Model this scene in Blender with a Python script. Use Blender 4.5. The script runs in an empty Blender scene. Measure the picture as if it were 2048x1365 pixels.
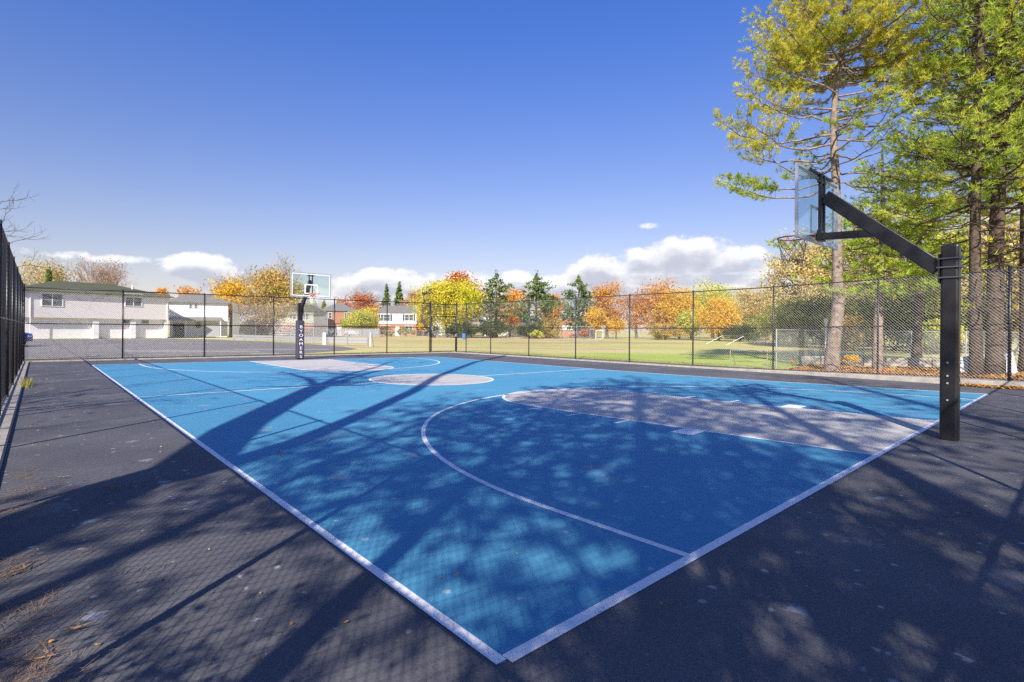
import bpy, math, random
import numpy as np
from mathutils import Vector, Matrix
PI = math.pi
S = bpy.context.scene
COL = S.collection
# ------------------------------------------------------------------ camera constants (metres; x along baseline, y along sideline)
CF, CY0, CH = 1051.32, 660.56, 1.459
CX, CY, YAW, ROLL = -1.5174, -1.7382, 0.732876, 0.0075
Fd = np.array([math.sin(YAW), math.cos(YAW)]); Rt = np.array([math.cos(YAW), -math.sin(YAW)])
def loc(px, d):
    """ground point seen in image column px at depth d metres"""
    p = np.array([CX, CY]) + d*Fd + d*(px-1024)/CF*Rt
    return float(p[0]), float(p[1])
def zat(px, y, d):
    """height of a point at depth d seen in row y"""
    return CH - (y-(CY0+(px-1024)*ROLL))*d/CF
SUNK = (1.225, 0.857)          # shadow displacement per metre of height

# ------------------------------------------------------------------ material helpers
def mat(name, col, rough=.8, spec=.3, metal=0, noise=None, bump=None, coat=0):
    m = bpy.data.materials.new(name); m.use_nodes = True
    nt = m.node_tree; b = nt.nodes['Principled BSDF']
    b.inputs['Base Color'].default_value = (*col, 1); b.inputs['Roughness'].default_value = rough
    b.inputs['Specular IOR Level'].default_value = spec; b.inputs['Metallic'].default_value = metal
    if noise:   # (scale, amount, colour2)
        sc, lo, hi, c2 = noise
        tc = nt.nodes.new('ShaderNodeTexCoord'); n = nt.nodes.new('ShaderNodeTexNoise')
        n.inputs['Scale'].default_value = sc; n.inputs['Detail'].default_value = 6; n.inputs['Roughness'].default_value = .65
        nt.links.new(tc.outputs['Object'], n.inputs['Vector'])
        r = nt.nodes.new('ShaderNodeValToRGB'); r.color_ramp.elements[0].position = lo; r.color_ramp.elements[1].position = hi
        r.color_ramp.elements[0].color = (*col, 1); r.color_ramp.elements[1].color = (*c2, 1)
        nt.links.new(n.outputs['Fac'], r.inputs['Fac']); nt.links.new(r.outputs['Color'], b.inputs['Base Color'])
    if bump:    # (scale, strength, distance)
        tc = nt.nodes.new('ShaderNodeTexCoord'); n = nt.nodes.new('ShaderNodeTexNoise')
        n.inputs['Scale'].default_value = bump[0]; n.inputs['Detail'].default_value = 8
        nt.links.new(tc.outputs['Object'], n.inputs['Vector'])
        bp = nt.nodes.new('ShaderNodeBump'); bp.inputs['Strength'].default_value = bump[1]; bp.inputs['Distance'].default_value = bump[2]
        nt.links.new(n.outputs['Fac'], bp.inputs['Height']); nt.links.new(bp.outputs['Normal'], b.inputs['Normal'])
    return m

def leafmat(name, stops, trans=.42, clump=.6, cscale=.35):
    """leaf material: each leaf picks a colour by island, with slow object-space drift"""
    m = bpy.data.materials.new(name); m.use_nodes = True; nt = m.node_tree
    nt.nodes.clear(); N = nt.nodes.new; L = nt.links.new
    g = N('ShaderNodeNewGeometry'); tc = N('ShaderNodeTexCoord'); n = N('ShaderNodeTexNoise')
    n.inputs['Scale'].default_value = cscale; n.inputs['Detail'].default_value = 3
    L(tc.outputs['Object'], n.inputs['Vector'])
    mr = N('ShaderNodeMapRange'); mr.inputs[1].default_value = .33; mr.inputs[2].default_value = .67
    L(n.outputs['Fac'], mr.inputs[0])
    mx = N('ShaderNodeMix'); mx.inputs['Factor'].default_value = clump
    L(g.outputs['Random Per Island'], mx.inputs[2]); L(mr.outputs[0], mx.inputs[3])
    r = N('ShaderNodeValToRGB'); e = r.color_ramp.elements
    while len(e) < len(stops): e.new(.5)
    for i, s in enumerate(stops):
        e[i].position = .12+.76*i/max(1, len(stops)-1); e[i].color = (*s, 1)
    L(mx.outputs[0], r.inputs['Fac'])
    d = N('ShaderNodeBsdfDiffuse'); t = N('ShaderNodeBsdfTranslucent'); ms = N('ShaderNodeMixShader'); o = N('ShaderNodeOutputMaterial')
    ms.inputs[0].default_value = trans
    L(r.outputs['Color'], d.inputs['Color']); L(r.outputs['Color'], t.inputs['Color'])
    L(d.outputs[0], ms.inputs[1]); L(t.outputs[0], ms.inputs[2]); L(ms.outputs[0], o.inputs['Surface'])
    return m

# ------------------------------------------------------------------ mesh helpers
class MB:
    def __init__(s): s.v = []; s.f = []
    def add(s, vs, fs):
        o = len(s.v); s.v += [tuple(map(float, p)) for p in vs]; s.f += [tuple(i+o for i in f) for f in fs]; return s
    def box(s, c, d, rz=0, ax=None):
        """c centre, d full sizes, rz rotation about z"""
        cx, cy, cz = c; hx, hy, hz = d[0]/2, d[1]/2, d[2]/2; cs, sn = math.cos(rz), math.sin(rz)
        vs = []
        for z in (-hz, hz):
            for x, y in ((-hx, -hy), (hx, -hy), (hx, hy), (-hx, hy)):
                vs.append((cx+x*cs-y*sn, cy+x*sn+y*cs, cz+z))
        return s.add(vs, [(3, 2, 1, 0), (4, 5, 6, 7), (0, 1, 5, 4), (1, 2, 6, 5), (2, 3, 7, 6), (3, 0, 4, 7)])
    def bar(s, a, b, w, h, up=(0, 0, 1)):
        """rectangular bar from a to b"""
        a = Vector(a); b = Vector(b); t = (b-a).normalized(); u = Vector(up)
        sd = t.cross(u)
        if sd.length < 1e-4: sd = t.cross(Vector((1, 0, 0)))
        sd.normalize(); uu = sd.cross(t)
        vs = []
        for p in (a, b):
            for i, j in ((-1, -1), (1, -1), (1, 1), (-1, 1)):
                vs.append(p+sd*(i*w/2)+uu*(j*h/2))
        return s.add(vs, [(3, 2, 1, 0), (4, 5, 6, 7), (0, 1, 5, 4), (1, 2, 6, 5), (2, 3, 7, 6), (3, 0, 4, 7)])
    def tube(s, pts, rs, n=6, cap=True):
        pts = [Vector(p) for p in pts]
        if not hasattr(rs, '__len__'): rs = [rs]*len(pts)
        base = len(s.v); ref = Vector((.3, .2, 1)).normalized()
        for i, p in enumerate(pts):
            t = (pts[min(i+1, len(pts)-1)]-pts[max(i-1, 0)]).normalized()
            a = t.cross(ref)
            if a.length < .05: a = t.cross(Vector((1, 0, 0)))
            a.normalize(); b = t.cross(a)
            for k in range(n):
                an = 2*PI*k/n; q = p+(a*math.cos(an)+b*math.sin(an))*rs[i]; s.v.append(tuple(q))
        for i in range(len(pts)-1):
            for k in range(n):
                k2 = (k+1) % n; o = base+i*n
                s.f.append((o+k, o+k2, o+n+k2, o+n+k))
        if cap:
            s.f.append(tuple(base+k for k in range(n))[::-1]); o = base+(len(pts)-1)*n; s.f.append(tuple(o+k for k in range(n)))
        return s
    def sheet(s, pts, z):
        return s.add([(p[0], p[1], z) for p in pts], [tuple(range(len(pts)))])
    def build(s, name, m, parent=None, smooth=False, bevel=0):
        me = bpy.data.meshes.new(name); me.from_pydata(s.v, [], s.f); me.update()
        return link(name, me, m, parent, smooth, bevel)
def link(name, me, m, parent=None, smooth=False, bevel=0):
    if m: me.materials.append(m)
    o = bpy.data.objects.new(name, me); COL.objects.link(o)
    if smooth: me.polygons.foreach_set('use_smooth', [True]*len(me.polygons))
    if parent: o.parent = parent
    if bevel:
        b = o.modifiers.new('bevel', 'BEVEL'); b.width = bevel; b.segments = 2; b.limit_method = 'ANGLE'
    return o
def faces(name, V, k, m, parent=None):
    """V: (N*k,3) numpy, faces of k consecutive vertices"""
    V = np.asarray(V, np.float32).reshape(-1, 3); n = len(V)//k
    me = bpy.data.meshes.new(name); me.vertices.add(len(V)); me.vertices.foreach_set('co', V.ravel())
    me.loops.add(n*k); me.loops.foreach_set('vertex_index', np.arange(n*k, dtype=np.int32))
    me.polygons.add(n); me.polygons.foreach_set('loop_start', np.arange(0, n*k, k, dtype=np.int32))
    me.polygons.foreach_set('loop_total', np.full(n, k, np.int32))
    me.update(calc_edges=True)
    return link(name, me, m, parent)
def tag(o, label=None, cat=None, group=None, kind=None):
    if label: o['label'] = label
    if cat: o['category'] = cat
    if group: o['group'] = group
    if kind: o['kind'] = kind
    return o
def empty(name, p, rz=0, label=None, cat=None, group=None):
    o = bpy.data.objects.new(name, None); COL.objects.link(o); o.location = (p[0], p[1], p[2] if len(p) > 2 else 0)
    o.rotation_euler = (0, 0, rz); o.empty_display_size = .2
    return tag(o, label, cat, group)

# ------------------------------------------------------------------ materials
M = {}
M['blackpaint'] = mat('black_paint', (.012, .012, .014), .38, .5)
M['fencepost'] = mat('fence_vinyl', (.014, .014, .018), .4, .5)
M['wire'] = mat('fence_wire', (.14, .14, .145), .4, .6)
M['galv'] = mat('galvanised', (.42, .43, .44), .45, .5, .4)
M['galvwire'] = mat('galvanised_wire', (.55, .55, .56), .5, .4, .2)
M['white'] = mat('white_paint', (.78, .78, .78), .6, .3, noise=(3, .3, .8, (.66, .65, .62)))
M['conc'] = mat('concrete', (.42, .38, .33), .95, .1, noise=(4, .35, .7, (.26, .24, .22)), bump=(30, .3, .01))
M['bark'] = mat('bark', (.15, .115, .085), .95, .1, noise=(9, .35, .65, (.055, .04, .032)), bump=(14, .9, .05))
M['bark2'] = mat('pale_bark', (.34, .27, .215), .95, .1, noise=(7, .38, .62, (.17, .13, .105)), bump=(12, .9, .05))
M['twig'] = mat('twig', (.22, .16, .13), .9, .1)
M['glass'] = mat('window_glass', (.08, .1, .12), .15, .6)
M['orange'] = mat('rim_orange', (.85, .08, .02), .45, .4)
M['net'] = mat('net_cord', (.75, .73, .7), .8, .2)
M['brick'] = mat('brick', (.36, .15, .09), .9, .1, noise=(6, .4, .6, (.46, .24, .16)))
M['roofgrey'] = mat('grey_shingle', (.23, .22, .2), .95, .1, noise=(5, .4, .6, (.17, .165, .155)))
M['roofgreen'] = mat('olive_shingle', (.115, .12, .075), .95, .1, noise=(6, .4, .6, (.085, .09, .06)))
M['stick'] = mat('stick', (.26, .17, .1), .9, .1)
M['straw'] = mat('pine_straw', (.34, .2, .1), .9, .1)
M['leaflitter'] = leafmat('fallen_leaf', [(.35, .12, .02), (.6, .26, .05), (.5, .33, .12), (.28, .12, .04)], .1, .2)

def sheetmat(name, base, c2, sc, lo, hi, fine, c3, rough=.9, spec=.25, splat=None, bumpd=.002, stain=None, crack=None):
    """painted or paved ground: large blotches + fine grain + optional pale splashes"""
    m = bpy.data.materials.new(name); m.use_nodes = True; nt = m.node_tree; b = nt.nodes['Principled BSDF']
    N = nt.nodes.new; L = nt.links.new
    tc = N('ShaderNodeTexCoord')
    def noise(scale, det=5, ro=.6, off=(0, 0, 0), vs=None):
        mp = N('ShaderNodeMapping'); mp.inputs['Location'].default_value = off
        if vs: mp.inputs['Scale'].default_value = vs
        L(tc.outputs['Object'], mp.inputs['Vector'])
        n = N('ShaderNodeTexNoise'); n.inputs['Scale'].default_value = scale; n.inputs['Detail'].default_value = det; n.inputs['Roughness'].default_value = ro
        L(mp.outputs['Vector'], n.inputs['Vector']); return n.outputs['Fac']
    def ramp(f, a, bb):
        r = N('ShaderNodeMapRange'); r.inputs[1].default_value = a; r.inputs[2].default_value = bb; r.interpolation_type = 'SMOOTHSTEP'; L(f, r.inputs[0]); return r.outputs[0]
    def mix(f, a, bb):
        x = N('ShaderNodeMix'); x.data_type = 'RGBA'
        if isinstance(a, tuple): x.inputs[6].default_value = (*a, 1)
        else: L(a, x.inputs[6])
        x.inputs[7].default_value = (*bb, 1); L(f, x.inputs[0]); return x.outputs[2]
    c = mix(ramp(noise(sc), lo, hi), base, c2)
    f = noise(fine, 3, .8)
    c = mix(ramp(f, .45, .75), c, c3)
    if splat:
        for (s, a, bb, col, off) in splat:
            n = noise(s, 4, .7, off)
            c = mix(ramp(n, a, bb), c, col)
    for (sc_, r0, keep, col, off) in (stain or []):
        mp = N('ShaderNodeMapping'); mp.inputs['Location'].default_value = off; L(tc.outputs['Object'], mp.inputs['Vector'])
        dn = N('ShaderNodeTexNoise'); dn.inputs['Scale'].default_value = 9; dn.inputs['Detail'].default_value = 5; dn.inputs['Roughness'].default_value = .75; L(tc.outputs['Object'], dn.inputs['Vector'])
        vo = N('ShaderNodeTexVoronoi'); vo.inputs['Scale'].default_value = sc_; vo.voronoi_dimensions = '2D'; L(mp.outputs[0], vo.inputs['Vector'])
        m1 = N('ShaderNodeMath'); m1.operation = 'MULTIPLY_ADD'; L(dn.outputs['Fac'], m1.inputs[0]); m1.inputs[1].default_value = .5; L(vo.outputs['Distance'], m1.inputs[2])
        m2 = N('ShaderNodeMapRange'); m2.inputs[1].default_value = .25+r0; m2.inputs[2].default_value = .25+r0*.35; L(m1.outputs[0], m2.inputs[0])
        sp2 = N('ShaderNodeSeparateColor'); L(vo.outputs['Color'], sp2.inputs[0]); m3 = N('ShaderNodeMath'); m3.operation = 'LESS_THAN'; m3.inputs[1].default_value = keep; L(sp2.outputs[0], m3.inputs[0])
        m4 = N('ShaderNodeMath'); m4.operation = 'MULTIPLY'; L(m2.outputs[0], m4.inputs[0]); L(m3.outputs[0], m4.inputs[1]); m5 = N('ShaderNodeMath'); m5.operation = 'MULTIPLY'; m5.inputs[1].default_value = .75; L(m4.outputs[0], m5.inputs[0])
        c = mix(m5.outputs[0], c, col)
    if crack:
        cn = noise(crack[0], 6, .55, (2, 7, 0)); a1 = N('ShaderNodeMath'); a1.operation = 'SUBTRACT'; a1.inputs[1].default_value = .5; L(cn, a1.inputs[0])
        a2 = N('ShaderNodeMath'); a2.operation = 'ABSOLUTE'; L(a1.outputs[0], a2.inputs[0]); a3 = N('ShaderNodeMapRange'); a3.inputs[1].default_value = crack[1]; a3.inputs[2].default_value = 0; L(a2.outputs[0], a3.inputs[0])
        gate = ramp(noise(.25, 2, .5, (9, 3, 0)), .5, .56); a4 = N('ShaderNodeMath'); a4.operation = 'MULTIPLY'; L(a3.outputs[0], a4.inputs[0]); L(gate, a4.inputs[1])
        a5 = N('ShaderNodeMath'); a5.operation = 'MULTIPLY'; a5.inputs[1].default_value = .6; L(a4.outputs[0], a5.inputs[0]); c = mix(a5.outputs[0], c, crack[2])
    L(c, b.inputs['Base Color']); b.inputs['Roughness'].default_value = rough; b.inputs['Specular IOR Level'].default_value = spec
    bp = N('ShaderNodeBump'); bp.inputs['Distance'].default_value = bumpd; bp.inputs['Strength'].default_value = .35
    L(noise(fine*.8, 6, .8), bp.inputs['Height']); L(bp.outputs['Normal'], b.inputs['Normal'])
    return m
M['asphalt'] = sheetmat('court_asphalt', (.092, .092, .104), (.134, .132, .144), .55, .35, .7, 60, (.055, .052, .06), .85, .3,
    splat=[(5, .665, .72, (.26, .26, .28), (3, 1, 0)), (1.6, .6, .75, (.1, .095, .1), (7, 5, 0)), (26, .66, .72, (.35, .35, .35), (1, 9, 0))],
    stain=[(1.5, .1, .2, (.3, .3, .33), (0, 0, 0)), (.9, .2, .22, (.17, .16, .17), (5, 2, 0)), (4.5, .09, .22, (.36, .36, .36), (2, 8, 0))], crack=(.45, .0022, (.02, .02, .025)))
M['blue'] = sheetmat('court_blue', (.066, .262, .425), (.082, .288, .445), .5, .35, .7, 70, (.06, .24, .375), .75, .3,
    splat=[(4.5, .68, .76, (.2, .3, .45), (5, 2, 0)), (24, .71, .76, (.35, .42, .5), (1, 4, 0)), (1.2, .56, .72, (.1, .3, .45), (2, 8, 0))],
    stain=[(1.1, .13, .3, (.25, .3, .38), (3, 1, 0)), (.7, .22, .3, (.1, .22, .36), (6, 2, 0)), (3.5, .08, .2, (.4, .45, .5), (1, 6, 0))], crack=(.3, .0012, (.02, .06, .12)))
M['grey'] = sheetmat('court_grey', (.5, .48, .455), (.43, .415, .4), .8, .35, .7, 60, (.44, .42, .42), .8, .3, stain=[(1.2, .14, .3, (.36, .35, .35), (3, 1, 0)), (3, .08, .3, (.3, .3, .31), (1, 4, 0))])
M['line'] = sheetmat('line_white', (.88, .86, .86), (.74, .73, .74), 2, .45, .75, 40, (.68, .66, .66), .8, .3)
M['lot'] = sheetmat('lot_asphalt', (.17, .155, .15), (.21, .195, .185), .15, .35, .7, 9, (.13, .12, .12), .95, .2)
M['grass'] = sheetmat('grass_ground', (.46, .46, .12), (.6, .5, .22), .07, .4, .62, 2.5, (.46, .45, .15), 1, .1,
    splat=[(.035, .52, .62, (.45, .33, .17), (11, 3, 0)), (.11, .6, .72, (.5, .38, .2), (4, 14, 0))], bumpd=.03)
M['lawn'] = sheetmat('lawn_green', (.36, .46, .08), (.5, .5, .14), .16, .42, .66, 5, (.29, .38, .06), 1, .1,
    splat=[(.13, .6, .72, (.42, .34, .15), (1, 3, 0))], bumpd=.03)
M['drygrass'] = sheetmat('dry_grass', (.42, .3, .12), (.5, .37, .17), .5, .35, .7, 9, (.24, .22, .06), 1, .1, bumpd=.03)
M['dirt'] = sheetmat('infield_dirt', (.62, .43, .26), (.55, .37, .21), .1, .35, .7, 4, (.6, .42, .26), 1, .1)
M['litterground'] = sheetmat('litter_ground', (.42, .22, .07), (.5, .38, .22), .6, .45, .62, 12, (.3, .14, .04), 1, .1, bumpd=.03)

# ------------------------------------------------------------------ world, sun, camera
w = bpy.data.worlds.new('World'); S.world = w; w.use_nodes = True
SUN_EL = math.atan(1/math.hypot(*SUNK)); sdir = Vector((-SUNK[0], -SUNK[1], 1)).normalized()
def build_world():
    nt = w.node_tree; nt.nodes.clear(); N = nt.nodes.new; L = nt.links.new
    out = N('ShaderNodeOutputWorld'); bg = N('ShaderNodeBackground'); bg.inputs['Strength'].default_value = SKY_STR
    sky = N('ShaderNodeTexSky'); sky.sky_type = 'NISHITA'; sky.sun_disc = False
    sky.sun_elevation = SUN_EL; sky.sun_rotation = math.atan2(-SUNK[0], -SUNK[1])
    sky.air_density = 1.0; sky.dust_density = .35; sky.ozone_density = 2.2
    tc = N('ShaderNodeTexCoord'); sep = N('ShaderNodeSeparateXYZ'); L(tc.outputs['Generated'], sep.inputs[0])
    def mth(op, a, b=None, c=None):
        n = N('ShaderNodeMath'); n.operation = op
        for i, q in enumerate((a, b, c)):
            if q is None: continue
            if isinstance(q, (int, float)): n.inputs[i].default_value = q
            else: L(q, n.inputs[i])
        return n.outputs[0]
    az = mth('SUBTRACT', mth('ARCTAN2', sep.outputs[0], sep.outputs[1]), YAW)
    el = mth('ARCSINE', sep.outputs[2])
    # cloud banks as (azimuth, elevation, half widths) in radians about the view direction
    def nz(scale, vs, off=(0, 0, 0), det=8, ro=.6):
        mp = N('ShaderNodeMapping'); mp.inputs['Scale'].default_value = vs; mp.inputs['Location'].default_value = off
        L(tc.outputs['Generated'], mp.inputs['Vector']); n = N('ShaderNodeTexNoise'); n.inputs['Scale'].default_value = scale
        n.inputs['Detail'].default_value = det; n.inputs['Roughness'].default_value = ro; L(mp.outputs[0], n.inputs['Vector']); return n.outputs['Fac']
    def field(dz):
        cur = None
        for (px, y, rx, ry, g) in CLOUDS:
            a0 = math.atan((px-1024)/CF); e0 = math.atan((CY0-y)/math.hypot(CF, px-1024))
            ra = rx/CF*math.cos(a0)**2; re = ry/CF*math.cos(a0)
            A = mth('DIVIDE', mth('SUBTRACT', az, a0), ra); B = mth('DIVIDE', mth('SUBTRACT', el, e0-dz), re)
            B = mth('MULTIPLY', B, mth('ADD', 1.0, mth('MULTIPLY', mth('LESS_THAN', B, 0.0), .35)))
            v = mth('MULTIPLY', mth('SUBTRACT', 1.0, mth('ADD', mth('MULTIPLY', A, A), mth('MULTIPLY', B, B))), g)
            cur = v if cur is None else mth('SMOOTH_MAX', cur, v, .25)
            cur.node.inputs[2].default_value = .25
        return cur
    n1 = nz(7, (1, 1, 1.8)); n2 = nz(22, (1, 1, 1.6), (3, 1, 2))
    nn = mth('ADD', mth('MULTIPLY', mth('SUBTRACT', n1, .5), 4.2), mth('MULTIPLY', mth('SUBTRACT', n2, .5), 3.2))
    d0 = mth('ADD', field(0), nn)
    def ss(v, a, b):
        r = N('ShaderNodeMapRange'); r.interpolation_type = 'SMOOTHSTEP'; r.inputs[1].default_value = a; r.inputs[2].default_value = b; L(v, r.inputs[0]); return r.outputs[0]
    n3 = nz(55, (1, 1, 1.4), (6, 2, 1), 6, .65); d0 = mth('ADD', d0, mth('MULTIPLY', mth('SUBTRACT', n3, .5), 1.6))
    mask = ss(d0, -.15, .75)
    n1b = nz(7, (1, 1, 1.8), (0, 0, .04)); n2b = nz(22, (1, 1, 1.6), (3, 1, 2.03))
    nnb = mth('ADD', mth('MULTIPLY', mth('SUBTRACT', n1b, .5), 4.2), mth('MULTIPLY', mth('SUBTRACT', n2b, .5), 3.2))
    d1 = mth('ADD', field(.022), nnb)           # density a little higher up: thick above = grey base
    shade = ss(d1, -.3, 1.6)
    cc = N('ShaderNodeMix'); cc.data_type = 'RGBA'; cc.inputs[6].default_value = (*CL_LIT, 1); cc.inputs[7].default_value = (*CL_SHADE, 1); L(shade, cc.inputs[0])
    # sky colour grading (constant tint) 
    tint = N('ShaderNodeMix'); tint.data_type = 'RGBA'; tint.blend_type = 'MULTIPLY'; tint.inputs[0].default_value = 1; tm = N('ShaderNodeMix'); tm.data_type = 'RGBA'; tm.inputs[6].default_value = (*TINT_LOW, 1); tm.inputs[7].default_value = (*TINT_TOP, 1); L(mth('MINIMUM', mth('DIVIDE', mth('MAXIMUM', el, 0.0), .52), 1.15), tm.inputs[0]); L(tm.outputs[2], tint.inputs[7])
    L(sky.outputs[0], tint.inputs[6])
    # thin pale haze towards the horizon
    hz = N('ShaderNodeMix'); hz.data_type = 'RGBA'; hz.inputs[7].default_value = (*HAZE_COL, 1)
    hf = mth('MULTIPLY', mth('POWER', 2.718, mth('MULTIPLY', mth('MAXIMUM', el, 0.0), -9.0)), .5)
    L(hf, hz.inputs[0]); L(tint.outputs[2], hz.inputs[6])
    fx = N('ShaderNodeMix'); fx.data_type = 'RGBA'; L(mth('MULTIPLY', mask, .93), fx.inputs[0]); L(hz.outputs[2], fx.inputs[6]); L(cc.outputs[2], fx.inputs[7])
    L(fx.outputs[2], bg.inputs[0]); L(bg.outputs[0], out.inputs[0])
SKY_STR = .115
TINT_TOP = (.36, .55, 1.02); TINT_LOW = (.84, .59, .49)
HAZE_COL = (2.65, 3.1, 3.8)
CL_LIT = (5.2, 5.2, 5.3); CL_SHADE = (3.0, 3.1, 3.7)
CLOUDS = [(405, 545, 95, 34, 1.9), (480, 585, 130, 24, 1.0), (190, 522, 130, 9, .4), (800, 570, 150, 30, 1.7), (690, 600, 130, 22, 1.2), (950, 572, 90, 26, 1.3),
          (1030, 560, 45, 18, 1.3), (1120, 580, 80, 32, 1.6), (1195, 545, 62, 40, 2.0), (1290, 512, 60, 24, 1.5), (1365, 505, 110, 36, 2.0), (1465, 515, 70, 30, 1.5),
          (1340, 578, 260, 34, 2.2), (1050, 590, 200, 24, 1.6), (1230, 560, 90, 26, 1.7), (1340, 535, 190, 24, 1.6), (1535, 538, 45, 18, 1.9), (1285, 452, 30, 7, .4), (1700, 560, 200, 30, 1.3), (900, 625, 800, 28, 1.2), (-150, 560, 200, 30, 1.0), (2300, 520, 200, 40, 1.0)]
build_world()
sd = bpy.data.lights.new('sun', 'SUN'); sd.energy = 4.6; sd.angle = math.radians(.52); sd.color = (1, .93, .82)
so = bpy.data.objects.new('sun', sd); COL.objects.link(so); so.location = (-40, -30, 40)
so.rotation_euler = sdir.to_track_quat('Z', 'Y').to_euler()
cd = bpy.data.cameras.new('camera'); cam = bpy.data.objects.new('camera', cd); COL.objects.link(cam); S.camera = cam
cd.lens = CF/2048*36; cd.sensor_width = 36; cd.shift_y = -(682.5-CY0)/2048; cd.clip_start = .05; cd.clip_end = 3000
cam.location = (CX, CY, CH); cam.rotation_euler = (Matrix.Rotation(-YAW, 3, 'Z') @ Matrix.Rotation(PI/2, 3, 'X') @ Matrix.Rotation(ROLL, 3, 'Z')).to_euler()
S.view_settings.view_transform = 'Standard'; S.view_settings.look = 'None'; S.view_settings.exposure = .78; S.view_settings.gamma = 1
S.cycles.max_bounces = 6; S.cycles.transparent_max_bounces = 12; S.cycles.use_denoising = False
S.cycles.sample_clamp_indirect = 4

# ------------------------------------------------------------------ ground sheets
def structure(o, label=None): return tag(o, label, None, None, 'structure')
structure(MB().sheet([(-900, -900), (900, -900), (900, 900), (-900, 900)], -.05).build('ground', M['grass']))
W, LN = 15.17, 22.85
FB = lambda u: 27.7-.105*(u+1.93)          # far fence line
RF = 18.3                                   # right fence line
structure(MB().sheet([(-3, -4), (17.95, -4), (17.95, 25.6), (-3, 27.75)], 0).build('court_apron', M['asphalt']))
# parking lot
lot = [loc(-900, 34), (-40, 29.5), (1.5, 28.9), (6, 29.2), loc(600, 34.5), loc(700, 38), loc(690, 42), loc(600, 48), loc(480, 58), loc(330, 72), loc(60, 60), loc(-900, 50)]
structure(MB().sheet([(-60, 29.4), (-2, 29.3), (3, 28.6), (8.2, 28.8), loc(690, 36.5), loc(715, 39), loc(690, 44), loc(620, 51), loc(500, 60), loc(430, 68), loc(330, 71), loc(40, 59), (-60, 75)], -.04).build('parking_lot', M['lot']))
pm = MB()
for (a, b) in (((250, 33), (520, 34)), ((470, 37), (660, 38)), ((500, 31), (560, 31.4))):
    p, q = loc(*a), loc(*b); pm.bar((p[0], p[1], -.034), (q[0], q[1], -.034), .12, .004)
structure(pm.build('lot_markings', M['line']))
structure(MB().sheet([(-3, 27.9), (18.2, 25.9), (19.5, 28.5), (8.2, 28.6), (3, 28.4), (-2, 29.2)], -.036).build('dry_grass_strip', M['drygrass']))
structure(MB().sheet([loc(745, 66), loc(900, 72), loc(1160, 82), loc(1160, 90), loc(1000, 94), loc(700, 88), loc(690, 70)], -.04).build('infield_dirt', M['dirt']))
structure(MB().sheet([loc(700, 42), loc(900, 45), loc(1250, 42), loc(1250, 45), loc(900, 49.5), loc(700, 46)], -.04).build('worn_path', M['dirt']))
structure(MB().sheet([(18.7, 24), (18.7, 8), (18.6, 2.5), loc(1800, 26), loc(1820, 34), loc(1550, 36), loc(1250, 36), loc(1050, 34.5)], -.044).build('lawn', M['lawn']))
structure(MB().add([(*loc(1560, 19.4), -.03), (18.5, 5.9, -.02), (18.5, 2.9, .06), (18.5, -.1, .13), (18.5, -4, .16), (30, -8, .3), (*loc(2150, 19.5), .1), (*loc(1900, 21.3), .03), (*loc(1700, 23.2), 0), (*loc(1600, 23.5), -.03)],
                   [(0, 1, 2), (0, 2, 8, 9), (2, 3, 7, 8), (3, 4, 6, 7), (4, 5, 6)]).build('leafy_bank', M['litterground']))
structure(MB().sheet([(-60, 29.2), (-60, -60), (-2.2, -60), (-2.2, 27.8)], -.04).build('left_ground', M['litterground']))

# ------------------------------------------------------------------ court paint
def wp(u, v):
    t = v/LN; s = 1.02-.085*(1-(1-min(1, t*2))**2)
    dv = t*t*(1.09-2.09*u/W) - 1.6*t*(1-t)*(1 if True else 0)*.25*4*.25*1.0
    return (u*s, v+dv)
def strip(mb, pts, wd, z, closed=False):
    """painted line of width wd along court-space polyline"""
    P = [Vector(wp(*p)) for p in pts]; n = len(P); L_, R_ = [], []
    for i, p in enumerate(P):
        if closed: a, b = P[(i-1) % n], P[(i+1) % n]
        else: a, b = P[max(i-1, 0)], P[min(i+1, n-1)]
        t = (b-a).normalized(); q = Vector((-t.y, t.x))*(wd/2); L_.append(p+q); R_.append(p-q)
    vs = [(*p, z) for p in L_]+[(*p, z) for p in R_]
    fs = [(i, n+i, n+(i+1) % n, (i+1) % n) for i in range(n if closed else n-1)]
    mb.add(vs, fs)
def seg(a, b, k=24): return [(a[0]+(b[0]-a[0])*i/k, a[1]+(b[1]-a[1])*i/k) for i in range(k+1)]
def arc(c, r, a0, a1, k=48): return [(c[0]+r*math.cos(a0+(a1-a0)*i/k), c[1]+r*math.sin(a0+(a1-a0)*i/k)) for i in range(k+1)]
g = MB(); NU, NV = 16, 24
g.add([(*wp(W*i/NU, LN*j/NV), .001) for j in range(NV+1) for i in range(NU+1)], [(j*(NU+1)+i, j*(NU+1)+i+1, (j+1)*(NU+1)+i+1, (j+1)*(NU+1)+i) for j in range(NV) for i in range(NU)])
structure(g.build('court_surface', M['blue']))
KW, FT, UC = 3.56, 5.68, W/2
gk = MB(); ln = MB(); LW = .06
def mirror(pts, far, du): return [(u+du, LN-v) if far else (u, v) for u, v in pts]
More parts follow.
